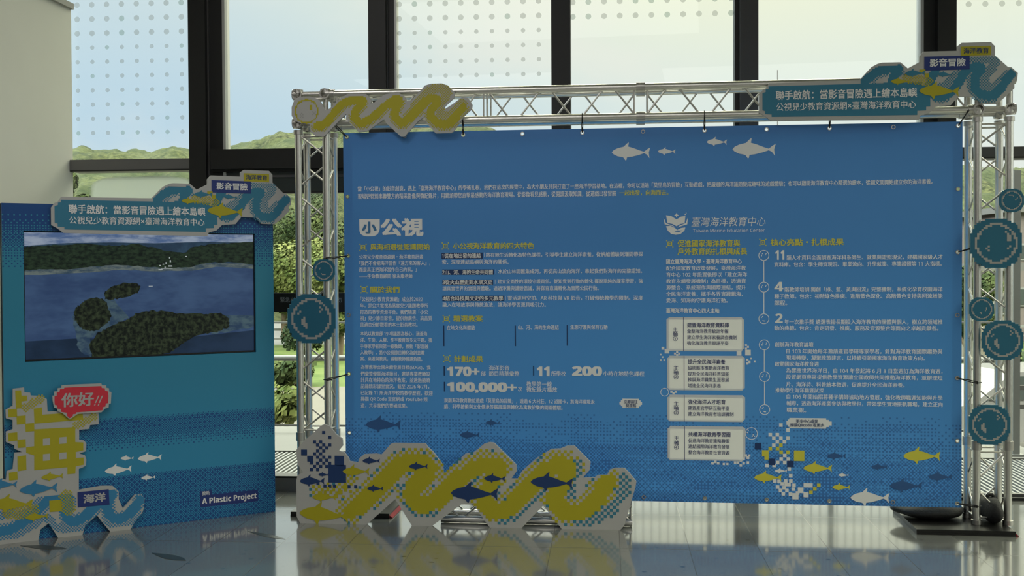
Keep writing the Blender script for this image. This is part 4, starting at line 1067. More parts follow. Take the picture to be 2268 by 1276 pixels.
M_PEDGE = mat('panel_edge_dark', (.03, .05, .07), .6)
PO = ((pu0+pu1)/2, 0, 0)
panel = thing('display_panel', 'tall blue and teal standing panel at left holding a screen', 'panel', ST.at(*PO), -ST.t)
# panel front is a frame around the screen opening
scr = [ST.hit(*c) for c in ((53, 510), (566, 519), (566, 780), (54, 802))]
s0, s1 = (scr[0][0]+scr[3][0])/2, (scr[1][0]+scr[2][0])/2; sv1, sv0 = (scr[0][1]+scr[1][1])/2, (scr[2][1]+scr[3][1])/2
mb = MB(PO)
vs = [(pu0, 0), (s0, 0), (s1, 0), (pu1, 0)]
for (a, b, c, d) in ((pu0, s0, 0, pvt), (s1, pu1, 0, pvt), (s0, s1, 0, sv0), (s0, s1, sv1, pvt)):
    mb.box((a, 0, c), (b, .05, d), M_PANEL)
mb.build('panel_board', panel)
ed = MB(PO); ed.box((pu0-.004, .05, 0), (pu1+.002, .09, pvt), M_PEDGE); ed.build('panel_back', panel)
leg = MB(PO)
for u in (pu0+.25, pu1-.25): leg.prism([(u-.02, 0), (u+.02, 0), (u+.02, 1.2), (u-.02, 1.2)], .09, .34, M_PEDGE)
leg.build('rear_brace', panel)
lm = MB(PO)
PC = lambda X, Y: (X/2.681, 800+Y/2.681)
a = ST.hit(*PC(1188, 860)); b = ST.hit(*PC(1532, 770)); zc1 = ST.hit(*PC(1360, 850))[1]; zc0 = ST.hit(*PC(1360, 785))[1]
lm.rect(a[0], zc1, b[0], zc0+.004, -.001, M_HNAVY)
a2_ = ST.hit(*PC(1188, 800)); lm.rect(a[0], zc0, ST.hit(*PC(1258, 790))[0], zc0+.035, -.001, M_HNAVY)
put_text(lm, 'A Plastic Project', ST.hit(*PC(1200, 835))[0], ST.hit(*PC(1360, 842))[1], ST.hit(*PC(1524, 800))[0], ST.hit(*PC(1360, 797))[1]+.0, -.0022, M_INKW, .018)
lm.build('lettering', panel); lm = MB(PO); put_text(lm, '贊助', ST.hit(*PC(1200, 790))[0], zc0+.004, ST.hit(*PC(1245, 788))[0], zc0+.032, -.0022, M_INKW, .012)
lm.build('lettering', panel)
fm = MB(PO)
for X0, Y0, X1, Y1 in ((716, 577, 793, 576), (818, 580, 960, 570), (622, 655, 782, 638), (838, 695, 922, 688)):
    a = ST.hit(*PC(X0, Y0)); b = ST.hit(*PC(X1, Y1)); fish(fm, a[0], a[1], b[0], b[1], -.0012, M_INKW)
tag(fm.build('printed_fish', panel), 'four white fish print')

# screen showing islands in a dark blue bay
def em(name, c0, c1, scale, k=1.0, detail=5, st=(1, 1, 1), lo=.35, hi=.65):
    m = bpy.data.materials.new(name); m.use_nodes = True; nt = m.node_tree; g = NT(nt)
    b = nt.nodes['Principled BSDF']; x, y, z = g.xyz(g.obj())
    f = g.ramp(g.noise(g.comb(g.m('MULTIPLY', x, st[0]), 0.0, g.m('MULTIPLY', z, st[2])), scale, detail, .65), lo, hi)
    c = g.mix(f, lin(c0)+(1,), lin(c1)+(1,))
    b.inputs['Base Color'].default_value = (.01, .01, .012, 1); b.inputs['Roughness'].default_value = .25; b.inputs['Specular IOR Level'].default_value = .2
    nt.links.new(c, b.inputs['Emission Color']); b.inputs['Emission Strength'].default_value = k
    return m
E_SKY = em('screen_sky', (70, 92, 128), (136, 148, 164), 5, 1, 5, (1, 1, 4)); E_FAR = em('screen_far_hills', (30, 48, 66), (40, 62, 80), 10)
E_HILL = em('screen_forest', (8, 17, 13), (34, 50, 34), 26, 1, 6, (1, 1, 1.8)); E_WAT = em('screen_water', (38, 57, 88), (54, 76, 106), 2.2, 1, 4, (1, 1, 2.5))
E_WATD = em('screen_dark_water', (18, 34, 52), (28, 46, 68), 2.4, 1, 4, (1, 1, 2)); E_SHAL = em('screen_shallows', (34, 54, 76), (64, 84, 92), 12, 1, 5, (1, 1, 2)); E_ISL = em('screen_island_trees', (7, 13, 9), (44, 54, 36), 34, 1, 6, (1, 1, 1), .40, .66)
E_SAND = em('screen_shore', (44, 62, 76), (92, 102, 98), 12, 1, 4, (1, 1, 3)); E_BOAT = em('screen_white', (150, 160, 160), (170, 175, 175), 5)
M_BEZ = mat('black_bezel', (.008, .008, .009), .4)
SCw = .02
SO = ((s0+s1)/2, SCw, sv0)
screen = thing('video_screen', 'screen set in the blue panel showing green islands in dark water', 'screen', ST.at(*SO), -ST.t)
mb = MB(SO); mb.box((s0+.002, SCw+.012, sv0+.002), (s1-.002, SCw+.028, sv1-.002), M_BEZ)
mb.box((s0+.002, SCw-.004, sv0+.002), (s1-.002, SCw+.012, sv0+.012), M_BEZ); mb.box((s0+.002, SCw-.002, sv1-.008), (s1-.002, SCw+.012, sv1-.002), M_BEZ); mb.box((s0+.002, SCw-.002, sv0), (s0+.006, SCw+.012, sv1-.002), M_BEZ); mb.box((s1-.006, SCw-.002, sv0), (s1-.002, SCw+.012, sv1-.002), M_BEZ)
mb.build('bezel', screen)
# picture laid out as fractions of the screen: x 0..1 left to right, y 0..1 top to bottom
CS = lambda X, Y: ST.hit(X/2.773, 360+Y/2.773, SCw)
def sp_(ps): return [(min(max(a, s0+.006), s1-.006), min(max(c, sv0+.012), sv1-.008)) for a, c in (CS(*q_) for q_ in ps)]
def rough(ps, amp, n=6, seed=1):
    rn = random.Random(seed); o = []
    for (a, b), (c, d) in zip(ps, ps[1:]+ps[:1]):
        for k in range(n):
            t = k/n; o.append((a+(c-a)*t+rn.uniform(-amp, amp), b+(d-b)*t+rn.uniform(-amp, amp)))
    return o
pm = MB(SO); f = SCw+.0115
pm.rect(s0+.004, sv0+.01, s1-.004, sv1-.006, f, E_SKY)
pm.flat(sp_([(145, 512), (420, 494), (700, 490), (950, 496), (1250, 487), (1575, 492), (1575, 700), (145, 700)]), f-.0004, E_FAR)
pm.flat(sp_([(145, 690), (600, 650), (900, 640), (1300, 630), (1575, 650), (1575, 1180), (145, 1235)]), f-.0008, E_WAT)
pm.flat(sp_([(145, 1100), (500, 1080), (1000, 1090), (1575, 1030), (1575, 1180), (145, 1240)]), f-.001, E_WATD)
pm.flat(sp_(rough([(145, 640), (145, 692), (420, 684), (760, 660), (950, 668), (1180, 664), (1330, 640), (1575, 654), (1575, 620), (900, 620)], 2, 5, 2)), f-.0012, E_SAND)
pm.flat(sp_(rough([(145, 520), (220, 514), (330, 508), (470, 500), (620, 504), (720, 512), (830, 500), (930, 520), (1040, 545), (1140, 555), (1180, 520), (1300, 500), (1420, 496), (1575, 486), (1575, 630), (1420, 612), (1300, 612), (1180, 640), (1060, 648), (900, 640), (740, 630), (560, 640), (430, 658), (260, 655), (145, 664)], 3.5, 6, 3)), f-.0016, E_HILL)
pm.flat(sp_(rough([(470, 1050), (440, 950), (640, 830), (700, 850), (790, 950), (700, 1010), (560, 1080), (560, 1200), (480, 1150)], 7, 4, 4)), f-.002, E_SHAL)
pm.flat(sp_(rough([(1340, 930), (1560, 940), (1565, 1010), (1420, 1040), (1300, 1050)], 6, 4, 5)), f-.002, E_SHAL)
for ps, sd in (([(640, 800), (680, 765), (760, 740), (830, 738), (866, 762), (850, 800), (760, 830), (690, 845), (645, 840)], 6), ([(455, 920), (480, 880), (540, 840), (600, 828), (650, 850), (668, 900), (690, 940), (660, 990), (600, 1030), (540, 1038), (490, 1010), (460, 960)], 7),
               ([(550, 1120), (600, 1050), (690, 1000), (790, 960), (840, 925), (930, 908), (1040, 915), (1100, 928), (1250, 930), (1360, 925), (1410, 960), (1410, 1010), (1330, 1040), (1210, 1060), (1130, 1110), (1040, 1170), (900, 1190), (740, 1200), (570, 1200)], 8)):
    pm.flat(sp_(rough(ps, 5, 7, sd)), f-.0026, E_ISL)
for X0, Y0, X1, Y1 in ((915, 758, 940, 762), (975, 655, 1000, 660), (990, 648, 1062, 652), (1000, 622, 1010, 628), (1018, 612, 1026, 622), (1040, 580, 1046, 590), (1044, 600, 1052, 612), (1036, 632, 1060, 640), (980, 630, 990, 636), (1140, 574, 1150, 580), (1012, 640, 1020, 646)):
    a, b = CS(X0, Y1), CS(X1, Y0); pm.rect(a[0], a[1], b[0], b[1], f-.003, E_BOAT)
pm.build('screen_picture', screen)

# ------------------------------------------------------------------ yellow character board with wave base in front of the panel
KW = -.035
K = lambda X, Y: ST.hit(X/2.681, 800+Y/2.681, KW)
KT = lambda ps: [K(a, b) for a, b in ps]
out = [(75, 165), (143, 157), (145, 185), (180, 188), (182, 205), (240, 208), (278, 225), (283, 300), (400, 294), (585, 300), (587, 375), (535, 380), (530, 402), (470, 408), (470, 468), (500, 472), (513, 490), (510, 535), (472, 549), (505, 560), (513, 585), (510, 620), (490, 632), (468, 640), (468, 766), (600, 742), (670, 742), (705, 775), (705, 820), (730, 876), (800, 795), (840, 790), (858, 815), (855, 870), (845, 900), (800, 955), (775, 985), (655, 1002), (610, 960), (575, 915), (505, 975), (490, 1023), (345, 1040), (290, 962), (240, 1000), (228, 1056), (40, 1080), (-60, 1092), (-60, 690), (35, 705), (40, 655), (75, 640), (85, 545), (130, 540), (85, 520), (85, 500), (35, 480), (35, 420), (75, 405), (75, 350), (35, 340), (33, 290), (75, 265)]
po = [(x, max(0.0, z) if z > .02 else 0.0) for x, z in KT(out)]
an = (K(300, 900)[0], KW, 0)
sea = thing('character_board', 'white cut-out with a big yellow pixel character above blue waves, leaning on the left panel', 'sign', ST.at(*an), -ST.t)
mb = MB(an); mb.prism(po, KW, KW+.018, M_WHITE, M_FOAM); f = KW-.001
for ps in ([(90, 175), (125, 173), (128, 205), (160, 205), (162, 235), (128, 240), (128, 280), (95, 282)], [(48, 287), (100, 282), (102, 330), (50, 334)], [(98, 327), (152, 322), (153, 372), (100, 378)], [(150, 372), (203, 367), (204, 416), (152, 420)],
           [(200, 282), (250, 274), (252, 318), (490, 300), (495, 348), (205, 372)], [(48, 428), (103, 422), (104, 472), (50, 478)], [(103, 468), (152, 463), (154, 512), (105, 516)], [(103, 566), (155, 558), (157, 646), (105, 654)], [(52, 662), (103, 656), (105, 704), (54, 710)],
           [(203, 405), (447, 392), (447, 480), (495, 483), (495, 530), (450, 540), (450, 575), (497, 572), (497, 615), (450, 625), (447, 668), (400, 672), (400, 630), (203, 648), (203, 560), (155, 545), (155, 512), (203, 505)]): mb.flat(KT(ps), f, M_YEL)
for ps in ([(255, 461), (297, 457), (297, 498), (255, 502)], [(352, 453), (395, 449), (395, 488), (352, 492)], [(255, 553), (297, 549), (297, 589), (255, 593)], [(352, 545), (395, 541), (395, 580), (352, 584)]): mb.flat(KT(ps), f-.0008, M_WHITE)
q = (K(310, 700)[0]-K(300, 700)[0])/10; p = 9.6*q
for ps, r in (([(150, 275), (240, 225)], 26), ([(450, 385), (560, 330)], 24)):
    pp = KT(ps); x0, x1, z0, z1 = bounds(pp)
    cells(mb, x0-30*q, x1+30*q, z0-30*q, z1+30*q, p, f-.0006, lambda x, z, i, j: M_YEL if (i+j) % 2 and dist((x, z), pp)[0] < r*q else None)
M_KB = mat('wave_blue_ink', P(36, 90, 124), .5, 0, .03)
s1p = [smooth_path(KT(a)) for a in ([(-40, 1010), (60, 1000), (150, 950), (230, 880), (310, 815), (390, 812), (410, 850), (390, 910), (430, 955), (500, 925), (560, 870), (620, 830), (665, 790)], [(660, 790), (640, 850), (655, 915), (720, 935), (790, 885), (832, 822)])]
s2p = [smooth_path(KT(a)) for a in ([(-40, 940), (60, 900), (130, 920), (230, 830), (320, 780), (400, 790)], [(-30, 1045), (90, 1030), (190, 980), (270, 930), (330, 980), (400, 1000), (480, 985), (560, 910)], [(620, 880), (650, 960), (740, 970), (820, 900)])]
x0, x1, z0, z1 = bounds(KT([(-50, 1075), (850, 745)]))
def fn(x, z, i, j):
    if not inside((x, z), po): return None
    d = min(dist((x, z), s)[0] for s in s1p)/q
    if d < 30: return M_KB
    if (i+j) % 2 and (d < 44 or min(dist((x, z), s)[0] for s in s2p)/q < 26): return M_KB
cells(mb, x0, x1, z0+.005, z1, p, f-.0004, fn)
mb.flat(KT([(292, 828), (366, 822), (368, 890), (294, 896)]), f-.0016, M_YEL)
pp = KT([(390, 800), (410, 880)]); cells(mb, pp[0][0]-45*q, pp[0][0]+75*q, pp[1][1]-40*q, pp[0][1]+40*q, p, f-.0016, lambda x, z, i, j: M_YEL if (i+j) % 2 and dist((x, z), pp)[0] < 42*q else None)
pp2 = KT([(60, 900), (190, 890)]); cells(mb, pp2[0][0]-45*q, pp2[1][0]+45*q, pp2[0][1]-60*q, pp2[1][1]+50*q, p, f-.0016, lambda x, z, i, j: M_YEL if (i+j) % 2 and dist((x, z), pp2)[0] < 45*q else None)
mb.flat(KT([(460, 778), (645, 760), (650, 852), (462, 868)]), f-.0022, M_HNAVY)
for X0, Y0, X1, Y1, m in ((245, 692, 375, 680, M_YEL), (116, 768, 342, 748, M_KB), (-60, 735, 102, 730, M_KB), (-60, 850, 195, 848, M_YEL), (150, 930, 285, 918, M_YEL)):
    a, b = K(X0, Y0), K(X1, Y1); fish(mb, a[0], a[1], b[0], b[1], f-.0026, m)
mb.build('board', sea)
lm = MB(an); put_text(lm, '海洋', K(496, 830)[0], K(560, 838)[1], K(625, 820)[0], K(560, 786)[1], f-.0034, M_WHITE, .04); lm.build('lettering', sea)
bm = MB(an)
bo = [(310, 230), (310, 205), (320, 203), (320, 180), (340, 178), (340, 160), (362, 158), (364, 143), (395, 140), (600, 131), (604, 142), (628, 143), (630, 158), (645, 160), (646, 180), (660, 182), (656, 250), (645, 252), (643, 275), (622, 280), (600, 303), (460, 312), (412, 345), (372, 310), (340, 295), (338, 280), (320, 275)]
bm.prism(KT(bo), KW-.014, KW-.003, M_WHITE, M_FOAM)
ri = [(322, 240), (322, 208), (335, 205), (336, 182), (352, 180), (354, 166), (378, 164), (380, 156), (600, 147), (602, 158), (620, 160), (622, 175), (638, 178), (642, 205), (640, 248), (626, 250), (624, 268), (608, 272), (606, 290), (450, 303), (448, 312), (432, 314), (430, 324), (412, 338), (396, 322), (394, 305), (362, 300), (360, 282), (340, 280), (338, 262), (324, 258)]
bm.flat(KT(ri), KW-.0152, M_RED)
sb_ = bm.build('speech_bubble', sea); tag(sb_, 'red speech bubble with white border')
lm = MB(an); put_text(lm, '你好', K(365, 230)[0], K(450, 268)[1], K(553, 220)[0], K(450, 186)[1], KW-.0166, M_WHITE, .03)
for X_ in (572, 594):
    mb_ = [(X_-12, 248), (X_+8, 204), (X_+16, 203), (X_-4, 247)]; lm.flat(KT(mb_), KW-.0166, M_WHITE); lm.flat(KT([(X_-17, 262), (X_-9, 261), (X_-6, 254), (X_-14, 255)]), KW-.0166, M_WHITE)
lm.build('bubble_lettering', sb_)

# ------------------------------------------------------------------ fish stickers on the floor
M_STK = mat('dark_floor_sticker', (.05, .06, .06), .3, 0, .1)
def sticker(label, xa, ya, xb, yb, hw):
    a, b = floor_hit(xa, ya), floor_hit(xb, yb); d = (b-a); L = d.length
    o = thing('fish_sticker', label, 'sticker', a, math.atan2(d.y, d.x), 'fish stickers on the tiles')
    mb = MB(); pts = [(0, 0), (.12, .02), (.3, .055), (.55, .075), (.8, .055), (.95, .02), (1, 0), (.94, -.02), (.78, -.06), (.55, -.08), (.3, -.05), (.12, -.02)]
    pts = [(x*L, z*L*hw) for x, z in pts]
    n = len(pts)
    mb.add([(x, y, .0016) for x, y in pts]+[(x, y, .0002) for x, y in pts], [tuple(range(n))[::-1] if False else tuple(range(n))[::-1], tuple(range(n, 2*n))]+[(i, (i+1) % n, n+(i+1) % n, n+i) for i in range(n)], M_STK)
    mb.build('sticker_film', o)
sticker('slim dark fish shape on the floor below the yellow character board', 45, 1209, 148, 1216, 1.6)
sticker('dark fish shape on the floor at lower left, nearest the viewer', 336, 1225, 412, 1242, 1.7)
sticker('dark fish shape on the floor by the right foot of the left panel', 548, 1177, 632, 1195, 1.0)

# ------------------------------------------------------------------ outdoors
def leafmat(name, c0, c1, scale):
    m = bpy.data.materials.new(name); m.use_nodes = True; nt = m.node_tree; g = NT(nt); b = nt.nodes['Principled BSDF']
    o = g.obj(); f = g.ramp(g.noise(o, scale, 5, .65), .36, .64)
    nt.links.new(g.mix(f, c0+(1,), c1+(1,)), b.inputs['Base Color']); b.inputs['Roughness'].default_value = .8; b.inputs['Specular IOR Level'].default_value = .1
    return m
def hillmat():
    m = leafmat('wooded_hillside', (.006, .012, .005), (.095, .105, .045), 1.7); nt = m.node_tree; g = NT(nt); b = nt.nodes['Principled BSDF']
    tn = [n for n in nt.nodes if n.type == 'TEX_NOISE'][0]; tn.inputs['Detail'].default_value = 9; tn.inputs['Roughness'].default_value = .72
    lk = b.inputs['Base Color'].links[0].from_socket
    vo = nt.nodes.new('ShaderNodeTexVoronoi'); vo.voronoi_dimensions = '2D'; vo.inputs['Scale'].default_value = .34; nt.links.new(g.obj(), vo.inputs['Vector'])
    cr = nt.nodes.new('ShaderNodeSeparateColor'); nt.links.new(vo.outputs['Color'], cr.inputs[0])
    lk = g.mix(g.m('MULTIPLY', cr.outputs[0], .4), lk, (.085, .105, .04, 1)); lk = g.mix(g.m('MULTIPLY', g.m('GREATER_THAN', cr.outputs[1], .6), .5), lk, (.022, .038, .018, 1))
    nt.links.new(g.mix(g.m('MULTIPLY', g.ramp(g.noise(g.obj(), .16, 4), .4, .62), .2), lk, (.075, .10, .055, 1)), b.inputs['Base Color'])
    bn = nt.nodes.new('ShaderNodeBump'); bn.inputs['Strength'].default_value = .9; bn.inputs['Distance'].default_value = .6
    nt.links.new(tn.outputs['Fac'], bn.inputs['Height']); nt.links.new(bn.outputs[0], b.inputs['Normal'])
    return m
M_HILL = hillmat()
M_GRASS = leafmat('grass_bank', (.045, .072, .018), (.08, .105, .033), .8)
M_LEAF = [leafmat('leaves_light', (.05, .075, .02), (.14, .155, .055), .9), leafmat('leaves_mid', (.02, .036, .013), (.075, .095, .036), .9), leafmat('leaves_dark', (.012, .024, .010), (.05, .068, .032), .9)]
M_BARK = mat('tree_bark', (.12, .09, .06), .9, 0, .3, 6)
M_CONC = mat('pale_concrete', (.105, .104, .10), .8, 0, .1, 2)
M_ROAD = mat('asphalt_road', (.075, .075, .075), .9, 0, .1, 1)
M_PAVE = mat('sandy_paving', (.08, .073, .06), .9, 0, .15, 1)
M_RAIL = mat('galvanised_rail', (.15, .155, .155), .45, .2, .06)
M_BARS = mat('dark_rail_bars', (.10, .10, .10), .5, .3, .1)
M_PINK = mat('pale_pink_render', (.135, .115, .11), .8, 0, .05, .5)
M_CREAM = mat('cream_render', (.16, .15, .125), .8, 0, .06, .5)
M_WPNT = mat('white_paint', (.17, .175, .17), .6, 0, .05)
# hills: a ridge whose skyline follows the one in the photograph, seen at about 120 m
sky = [(-1200, 330), (-300, 325), (60, 332), (163, 322), (185, 316), (215, 322), (240, 327), (290, 322), (340, 324), (385, 316), (430, 327), (505, 328), (540, 316), (575, 304), (598, 290), (620, 281), (650, 275), (720, 262), (850, 250), (1000, 262), (1200, 300), (1500, 330), (1800, 350), (2100, 366), (2160, 364), (2200, 369), (2250, 364), (2400, 366), (3400, 350)]
def skyy(px):
    for (a, b), (c, d) in zip(sky, sky[1:]):
        if a <= px <= c: return b+(d-b)*(px-a)/(c-a)
    return 340
D0, D1 = 62.0, 120.0
vs = []; fs = []; NX, NY = 720, 90
for j in range(NY+1):
    t = j/NY; dd = D0+(D1+40-D0)*t
    for i in range(NX+1):
        px = -1100+4400*i/NX
        top = depth_hit(px, skyy(px), D1).z
        base = -1.0
        s = min(1, (dd-D0)/(D1-D0)); s = s*s*(3-2*s)*.35+s*.65
        if dd > D1: s = 1-(dd-D1)/80
        x = (px-W/2)/F*dd
        v = Vector((x*.34, dd*.34, 0)); d1 = noise.voronoi(v)[0][0]
        bump = noise.fractal(Vector((x*.11, dd*.11, 3)), 1, 2, 4)*1.0+(1-min(1, d1*1.25)**2)*1.9+noise.noise(Vector((x*1.9, dd*1.9, 9)))*.35-1.4
        fade = 1 if dd < D1-25 else .45
        vs.append((x, dd, base+(top-base)*s+bump*fade*min(1, s*6)-.3))
for j in range(NY):
    for i in range(NX): a = j*(NX+1)+i; fs.append((a, a+1, a+NX+2, a+NX+1))
mb = MB(); mb.add(vs, fs, M_HILL, True); o = mb.build('hills', None, (0, 0, 0)); o['kind'] = 'structure'
# ground bands outside
def strip(name, y0, y1, z0, z1, m, x0=-60, x1=60):
    mb = MB(); mb.add([(x0, y0, z0), (x1, y0, z0), (x1, y1, z1), (x0, y1, z1), (x0, y0, z0-.3), (x1, y0, z0-.3), (x1, y1, z1-.3), (x0, y1, z1-.3)], [(0, 1, 2, 3), (7, 6, 5, 4), (0, 4, 5, 1), (1, 5, 6, 2), (2, 6, 7, 3), (3, 7, 4, 0)], m)
    o = mb.build(name, None, (0, 0, 0)); o['kind'] = 'structure'
strip('ground_paving', 13.0, 30.0, -1.2, -1.5, M_PAVE); strip('ground_lawn', 30.0, 46.0, -1.5, -1.45, M_GRASS); strip('ground_road', 46.0, 75.0, -1.45, -1.1, M_ROAD)
# terrace: grating walkway and pale kerb outside the glass
go = MB(); 
gl0, gl1 = -7.0, 6.5
xx = gl0
while xx < gl1: go.box((xx, .14, -.03), (xx+.02, 1.77, 0), M_RAIL); xx += .046
yy = .2
while yy < 1.75: go.box((gl0, yy, -.05), (gl1, yy+.01, -.031), M_BARS); yy += .3
o = go.build('terrace_grating', None, WL.o, -WL.t); o['kind'] = 'structure'
local_box('terrace_pit', (gl0, .12, -.5), (gl1, 1.78, -.4), mat('dark_pit', (.05, .05, .05), .9))
local_box('terrace_kerb', (gl0, 1.78, -1.3), (gl1, 3.35, .01), M_CONC)
# railing with upright bars and two rails
ry = 2.9
rl = thing('terrace_railing', 'steel railing with thin upright bars and a thick grey handrail outside the glass', 'railing', WL.at(-1.8, ry, .01), -WL.t)
rz_t = 1.16; rz_h = .80
rm = MB(); rm.box((-6, -.012, rz_t), (8.2, .012, rz_t+.02), M_RAIL); rm.build('top_rail', rl)
rm = MB(); rm.tube((-6, -.09, rz_h), (8.2, -.09, rz_h), .03, M_RAIL, 12); rm.build('handrail', rl)
for k in range(12):
    x = -5.6+k*1.22; rm = MB(); rm.box((x-.022, -.03, 0), (x+.022, .03, rz_t), M_BARS); rm.box((x-.01, -.09, rz_h-.03), (x+.01, 0, rz_h-.01), M_BARS); rm.build('post', rl)
for k in range(100):
    x = -1.5+(k-5)*.085 if k < 30 else 3.6+(k-30)*.085
    if x > 8.1: break
    rm = MB(); rm.tube((x, 0, .08), (x, 0, rz_t), .0055, M_BARS, 6, False); rm.build('bar', rl)
rm = MB(); rm.box((-6, -.01, .07), (8.2, .01, .09), M_BARS); rm.build('bottom_rail', rl)
# trees
def tree(name, label, px, py_base, dist_, h, r, kind, seed, n=11000, lsz=.115, group='trees on the slope outside', cat='tree'):
    b = depth_hit(px, py_base, dist_); rn = random.Random(seed)
    o = thing(name, label, cat, b, 0, group)
    mb = MB()
    if cat == 'tree':
        mb.tube((0, 0, -.3), (.1, 0, h*.5), .12, M_BARK, 8)
        for k in range(5):
            a = rn.random()*6.3; mb.tube((.05, 0, h*(.25+.05*k)), (cos(a)*r*.6, sin(a)*r*.6, h*(.5+.07*k)), .05, M_BARK, 6)
        mb.build('trunk', o)
    else:
        for k in range(5):
            a = rn.random()*6.3; mb.tube((0, 0, -.05), (cos(a)*r*.5, sin(a)*r*.5, h*.6), .02, M_BARK, 5)
        mb.build('stem', o)
    lm = MB(); lobes = [((rn.uniform(-.6, .6)*r, rn.uniform(-.6, .6)*r, h*rn.uniform(.35, .85)), r*rn.uniform(.35, .6)) for _ in range(9)]
    for _ in range(n):
        c, q = rn.choice(lobes)
        d = Vector((rn.gauss(0, 1), rn.gauss(0, 1), rn.gauss(0, 1))).normalized()
        p = Vector(c)+d*q*rn.uniform(.75, 1.05)
        a = (d+Vector((rn.uniform(-.8, .8), rn.uniform(-.8, .8), rn.uniform(-.3, .8)))).normalized()
        e1 = a.orthogonal().normalized()*lsz*rn.uniform(.5, 1); e2 = a.cross(e1).normalized()*lsz*rn.uniform(.3, .7)
        lm.add([p-e1, p-e2*.8, p+e1, p+e2], [(0, 1, 2, 3)], M_LEAF[kind])
    lm.build('foliage', o)
tree('leafy_tree', 'bright leafy tree seen between the left panel and the truss tower', 628, 735, 45, 4.2, 2.2, 0, 11)
tree('leafy_tree', 'dark leafy tree behind the left truss tower', 700, 740, 54, 6.4, 2.6, 1, 12)
tree('leafy_tree', 'pale green tree just left of the banner edge', 752, 790, 40, 3.9, 1.5, 0, 13)
tree('leafy_tree', 'dark tree low beside the small road, behind the large left bubble', 668, 800, 38, 1.9, .8, 2, 14, 3000, .1)
tree('leafy_tree', 'tall dark tree rising behind the bright tree near the left panel', 640, 725, 66, 8.6, 3.2, 2, 15)
tree('leafy_tree', 'green tree beside the white side wall in the lower left window', 150, 700, 40, 6.0, 1.0, 1, 16)
tree('leafy_tree', 'yellow green tree right of the banner edge in the right window', 2138, 845, 34, 3.9, .8, 1, 17)
tree('leafy_tree', 'dark tree behind the poles of the right tower', 2195, 700, 52, 3.4, 1.5, 2, 18)
tree('round_shrub', 'yellow green shrub behind the railing, right of the left panel', 628, 967, 15.5, .75, .42, 0, 21, 900, .09, None, 'shrub')
tree('round_shrub', 'small shrub on the lawn beyond the railing at the left', 640, 872, 30, .9, .7, 1, 22, 900, .14, None, 'shrub')
tree('round_shrub', 'dark shrub outside at the far right of the right window', 2262, 905, 19, 1.0, .55, 2, 23, 900, .12, None, 'shrub')
# low white guard fence along the road
gf = thing('guard_fence', 'low white fence along the road beyond the lawn', 'fence', (-10, 45.5, -1.46), 0)
fm = MB(); fm.box((-20, 0, .62), (70, .05, .72), M_WPNT); fm.box((-20, 0, .25), (70, .05, .32), M_WPNT); fm.build('rails', gf)
for k in range(60): fm = MB(); fm.box((-20+k*1.5-.05, -.03, -.1), (-20+k*1.5+.05, .08, .78), M_WPNT); fm.build('post', gf)
# buildings and things on the right
def house(label, pa, pb, yt, yb, dist_, m, wins):
    a = depth_hit(pa, yb, dist_); b = depth_hit(pb, yt, dist_)
    o = thing('building', label, 'building', (a.x, dist_, min(a.z, -1.3)), 0, None); z0 = min(a.z, -1.3)
    w_, h_ = b.x-a.x, b.z-z0
    mb = MB(); mb.box((0, 0, -.2), (w_, 8, h_), m); mb.build('walls', o)
    rm = MB(); rm.box((-.25, -.25, h_), (w_+.25, 8.2, h_+.25), M_CONC); rm.build('roof_slab', o)
    for (fx, fz, ww, hh) in wins:
        q = MB(); q.box((w_*fx, -.05, h_*fz), (w_*fx+ww, .05, h_*fz+hh), M_WPNT); wn_ = q.build('window', o)
        q = MB(); q.box((w_*fx+.08, -.07, h_*fz+.08), (w_*fx+ww-.08, -.05, h_*fz+hh-.08), M_HEADBOX); q.build('pane', wn_)
house('pale pink building at the right edge beyond the glass', 2232, 2420, 470, 720, 46, M_PINK, ((.02, .62, .9, .7), (.3, .62, .9, .7), (.55, .62, .9, .7), (.1, .25, .9, .8)))
house('pinkish low building between banner edge and right tower', 2085, 2150, 482, 720, 47, M_PINK, ((.2, .6, .5, .6),))
house('small cream building behind the right truss tower', 2170, 2258, 600, 760, 36, M_CREAM, ((.3, .5, .5, .5), (.6, .5, .5, .5)))
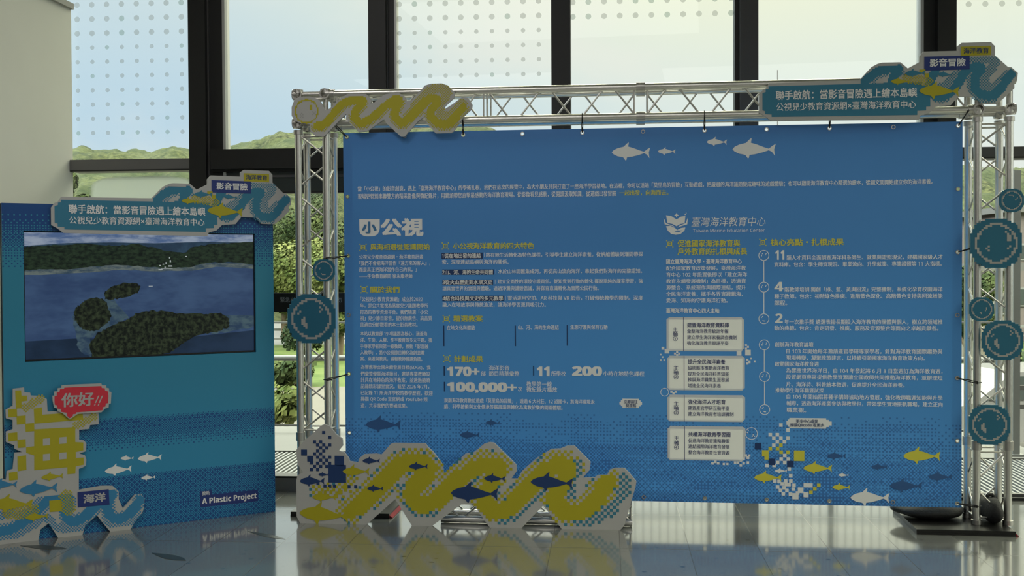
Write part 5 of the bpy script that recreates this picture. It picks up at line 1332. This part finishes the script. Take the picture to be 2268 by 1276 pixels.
# outdoor column and dark cross rails close to the glass at the right
oc = thing('outdoor_column', 'grey metal column outside the glass at the far right', 'column', WL.at(WL.hit(2249, 900, 1.9)[0], 1.9, .01), -WL.t)
mb = MB(); mb.box((-.03, -.03, 0), (.03, .03, 2.6), M_RAIL); mb.build('shaft', oc); mb = MB(); mb.box((-.06, -.06, 0), (.06, .06, .02), M_RAIL); mb.build('foot_plate', oc)
cb = thing('cross_rail_gate', 'dark two-rail barrier outside the glass at the far right', 'barrier', WL.at(WL.hit(2268, 900, 2.3)[0], 2.3, .01), -WL.t)
zt, zb_ = WL.hit(2258, 858, 2.3)[1], WL.hit(2258, 900, 2.3)[1]
for z in (zt, zb_): mb = MB(); mb.box((-.12, -.02, z-.035), (1.3, .02, z+.01), M_DGREY); mb.build('rail', cb)
for x in (-.1, 1.28): mb = MB(); mb.box((x-.02, -.02, 0), (x+.02, .02, zt), M_DGREY); mb.build('post', cb)
# parked car far right
cc = depth_hit(2300, 900, 17.5)
car = thing('parked_car', 'white car parked outside at the right edge of the right window', 'car', (cc.x, 17.5, -1.28), .1)
M_CAR = mat('white_car_paint', (.16, .16, .16), .25, 0, .02, 3, 0, 1, .5, .5)
mb = MB(); mb.prism([(-2.1, .35), (-2.1, .8), (-1.5, .95), (-.9, 1.4), (.7, 1.42), (1.3, .98), (2.0, .85), (2.1, .5), (2.0, .3)], -.8, .8, M_CAR); mb.build('car_body', car)
mb = MB(); mb.prism([(-1.3, .98), (-.82, 1.34), (.62, 1.36), (1.1, .98)], -.815, .815, M_HEADBOX); mb.build('side_windows', car)
for x in (-1.3, 1.3):
    for y in (-.75, .62): mb = MB(); mb.tube((x, y, .32), (x, y+.14, .32), .32, M_CORD, 20); wh = mb.build('wheel', car); mb = MB(); mb.tube((x, y-.01, .32), (x, y+.15, .32), .18, M_RAIL, 14); mb.build('hub_cap', wh)
# far antenna on the skyline
an_ = depth_hit(1722, 190, 110)
ant = thing('antenna_mast', 'thin dark mast standing up into the sky behind the right window', 'mast', (an_.x, 110, 8), 0)
top = depth_hit(1722, 155, 110)
mb = MB(); mb.tube((0, 0, 0), (0, 0, top.z-8), .045, M_BARS, 6); mb.build('mast_pole', ant)
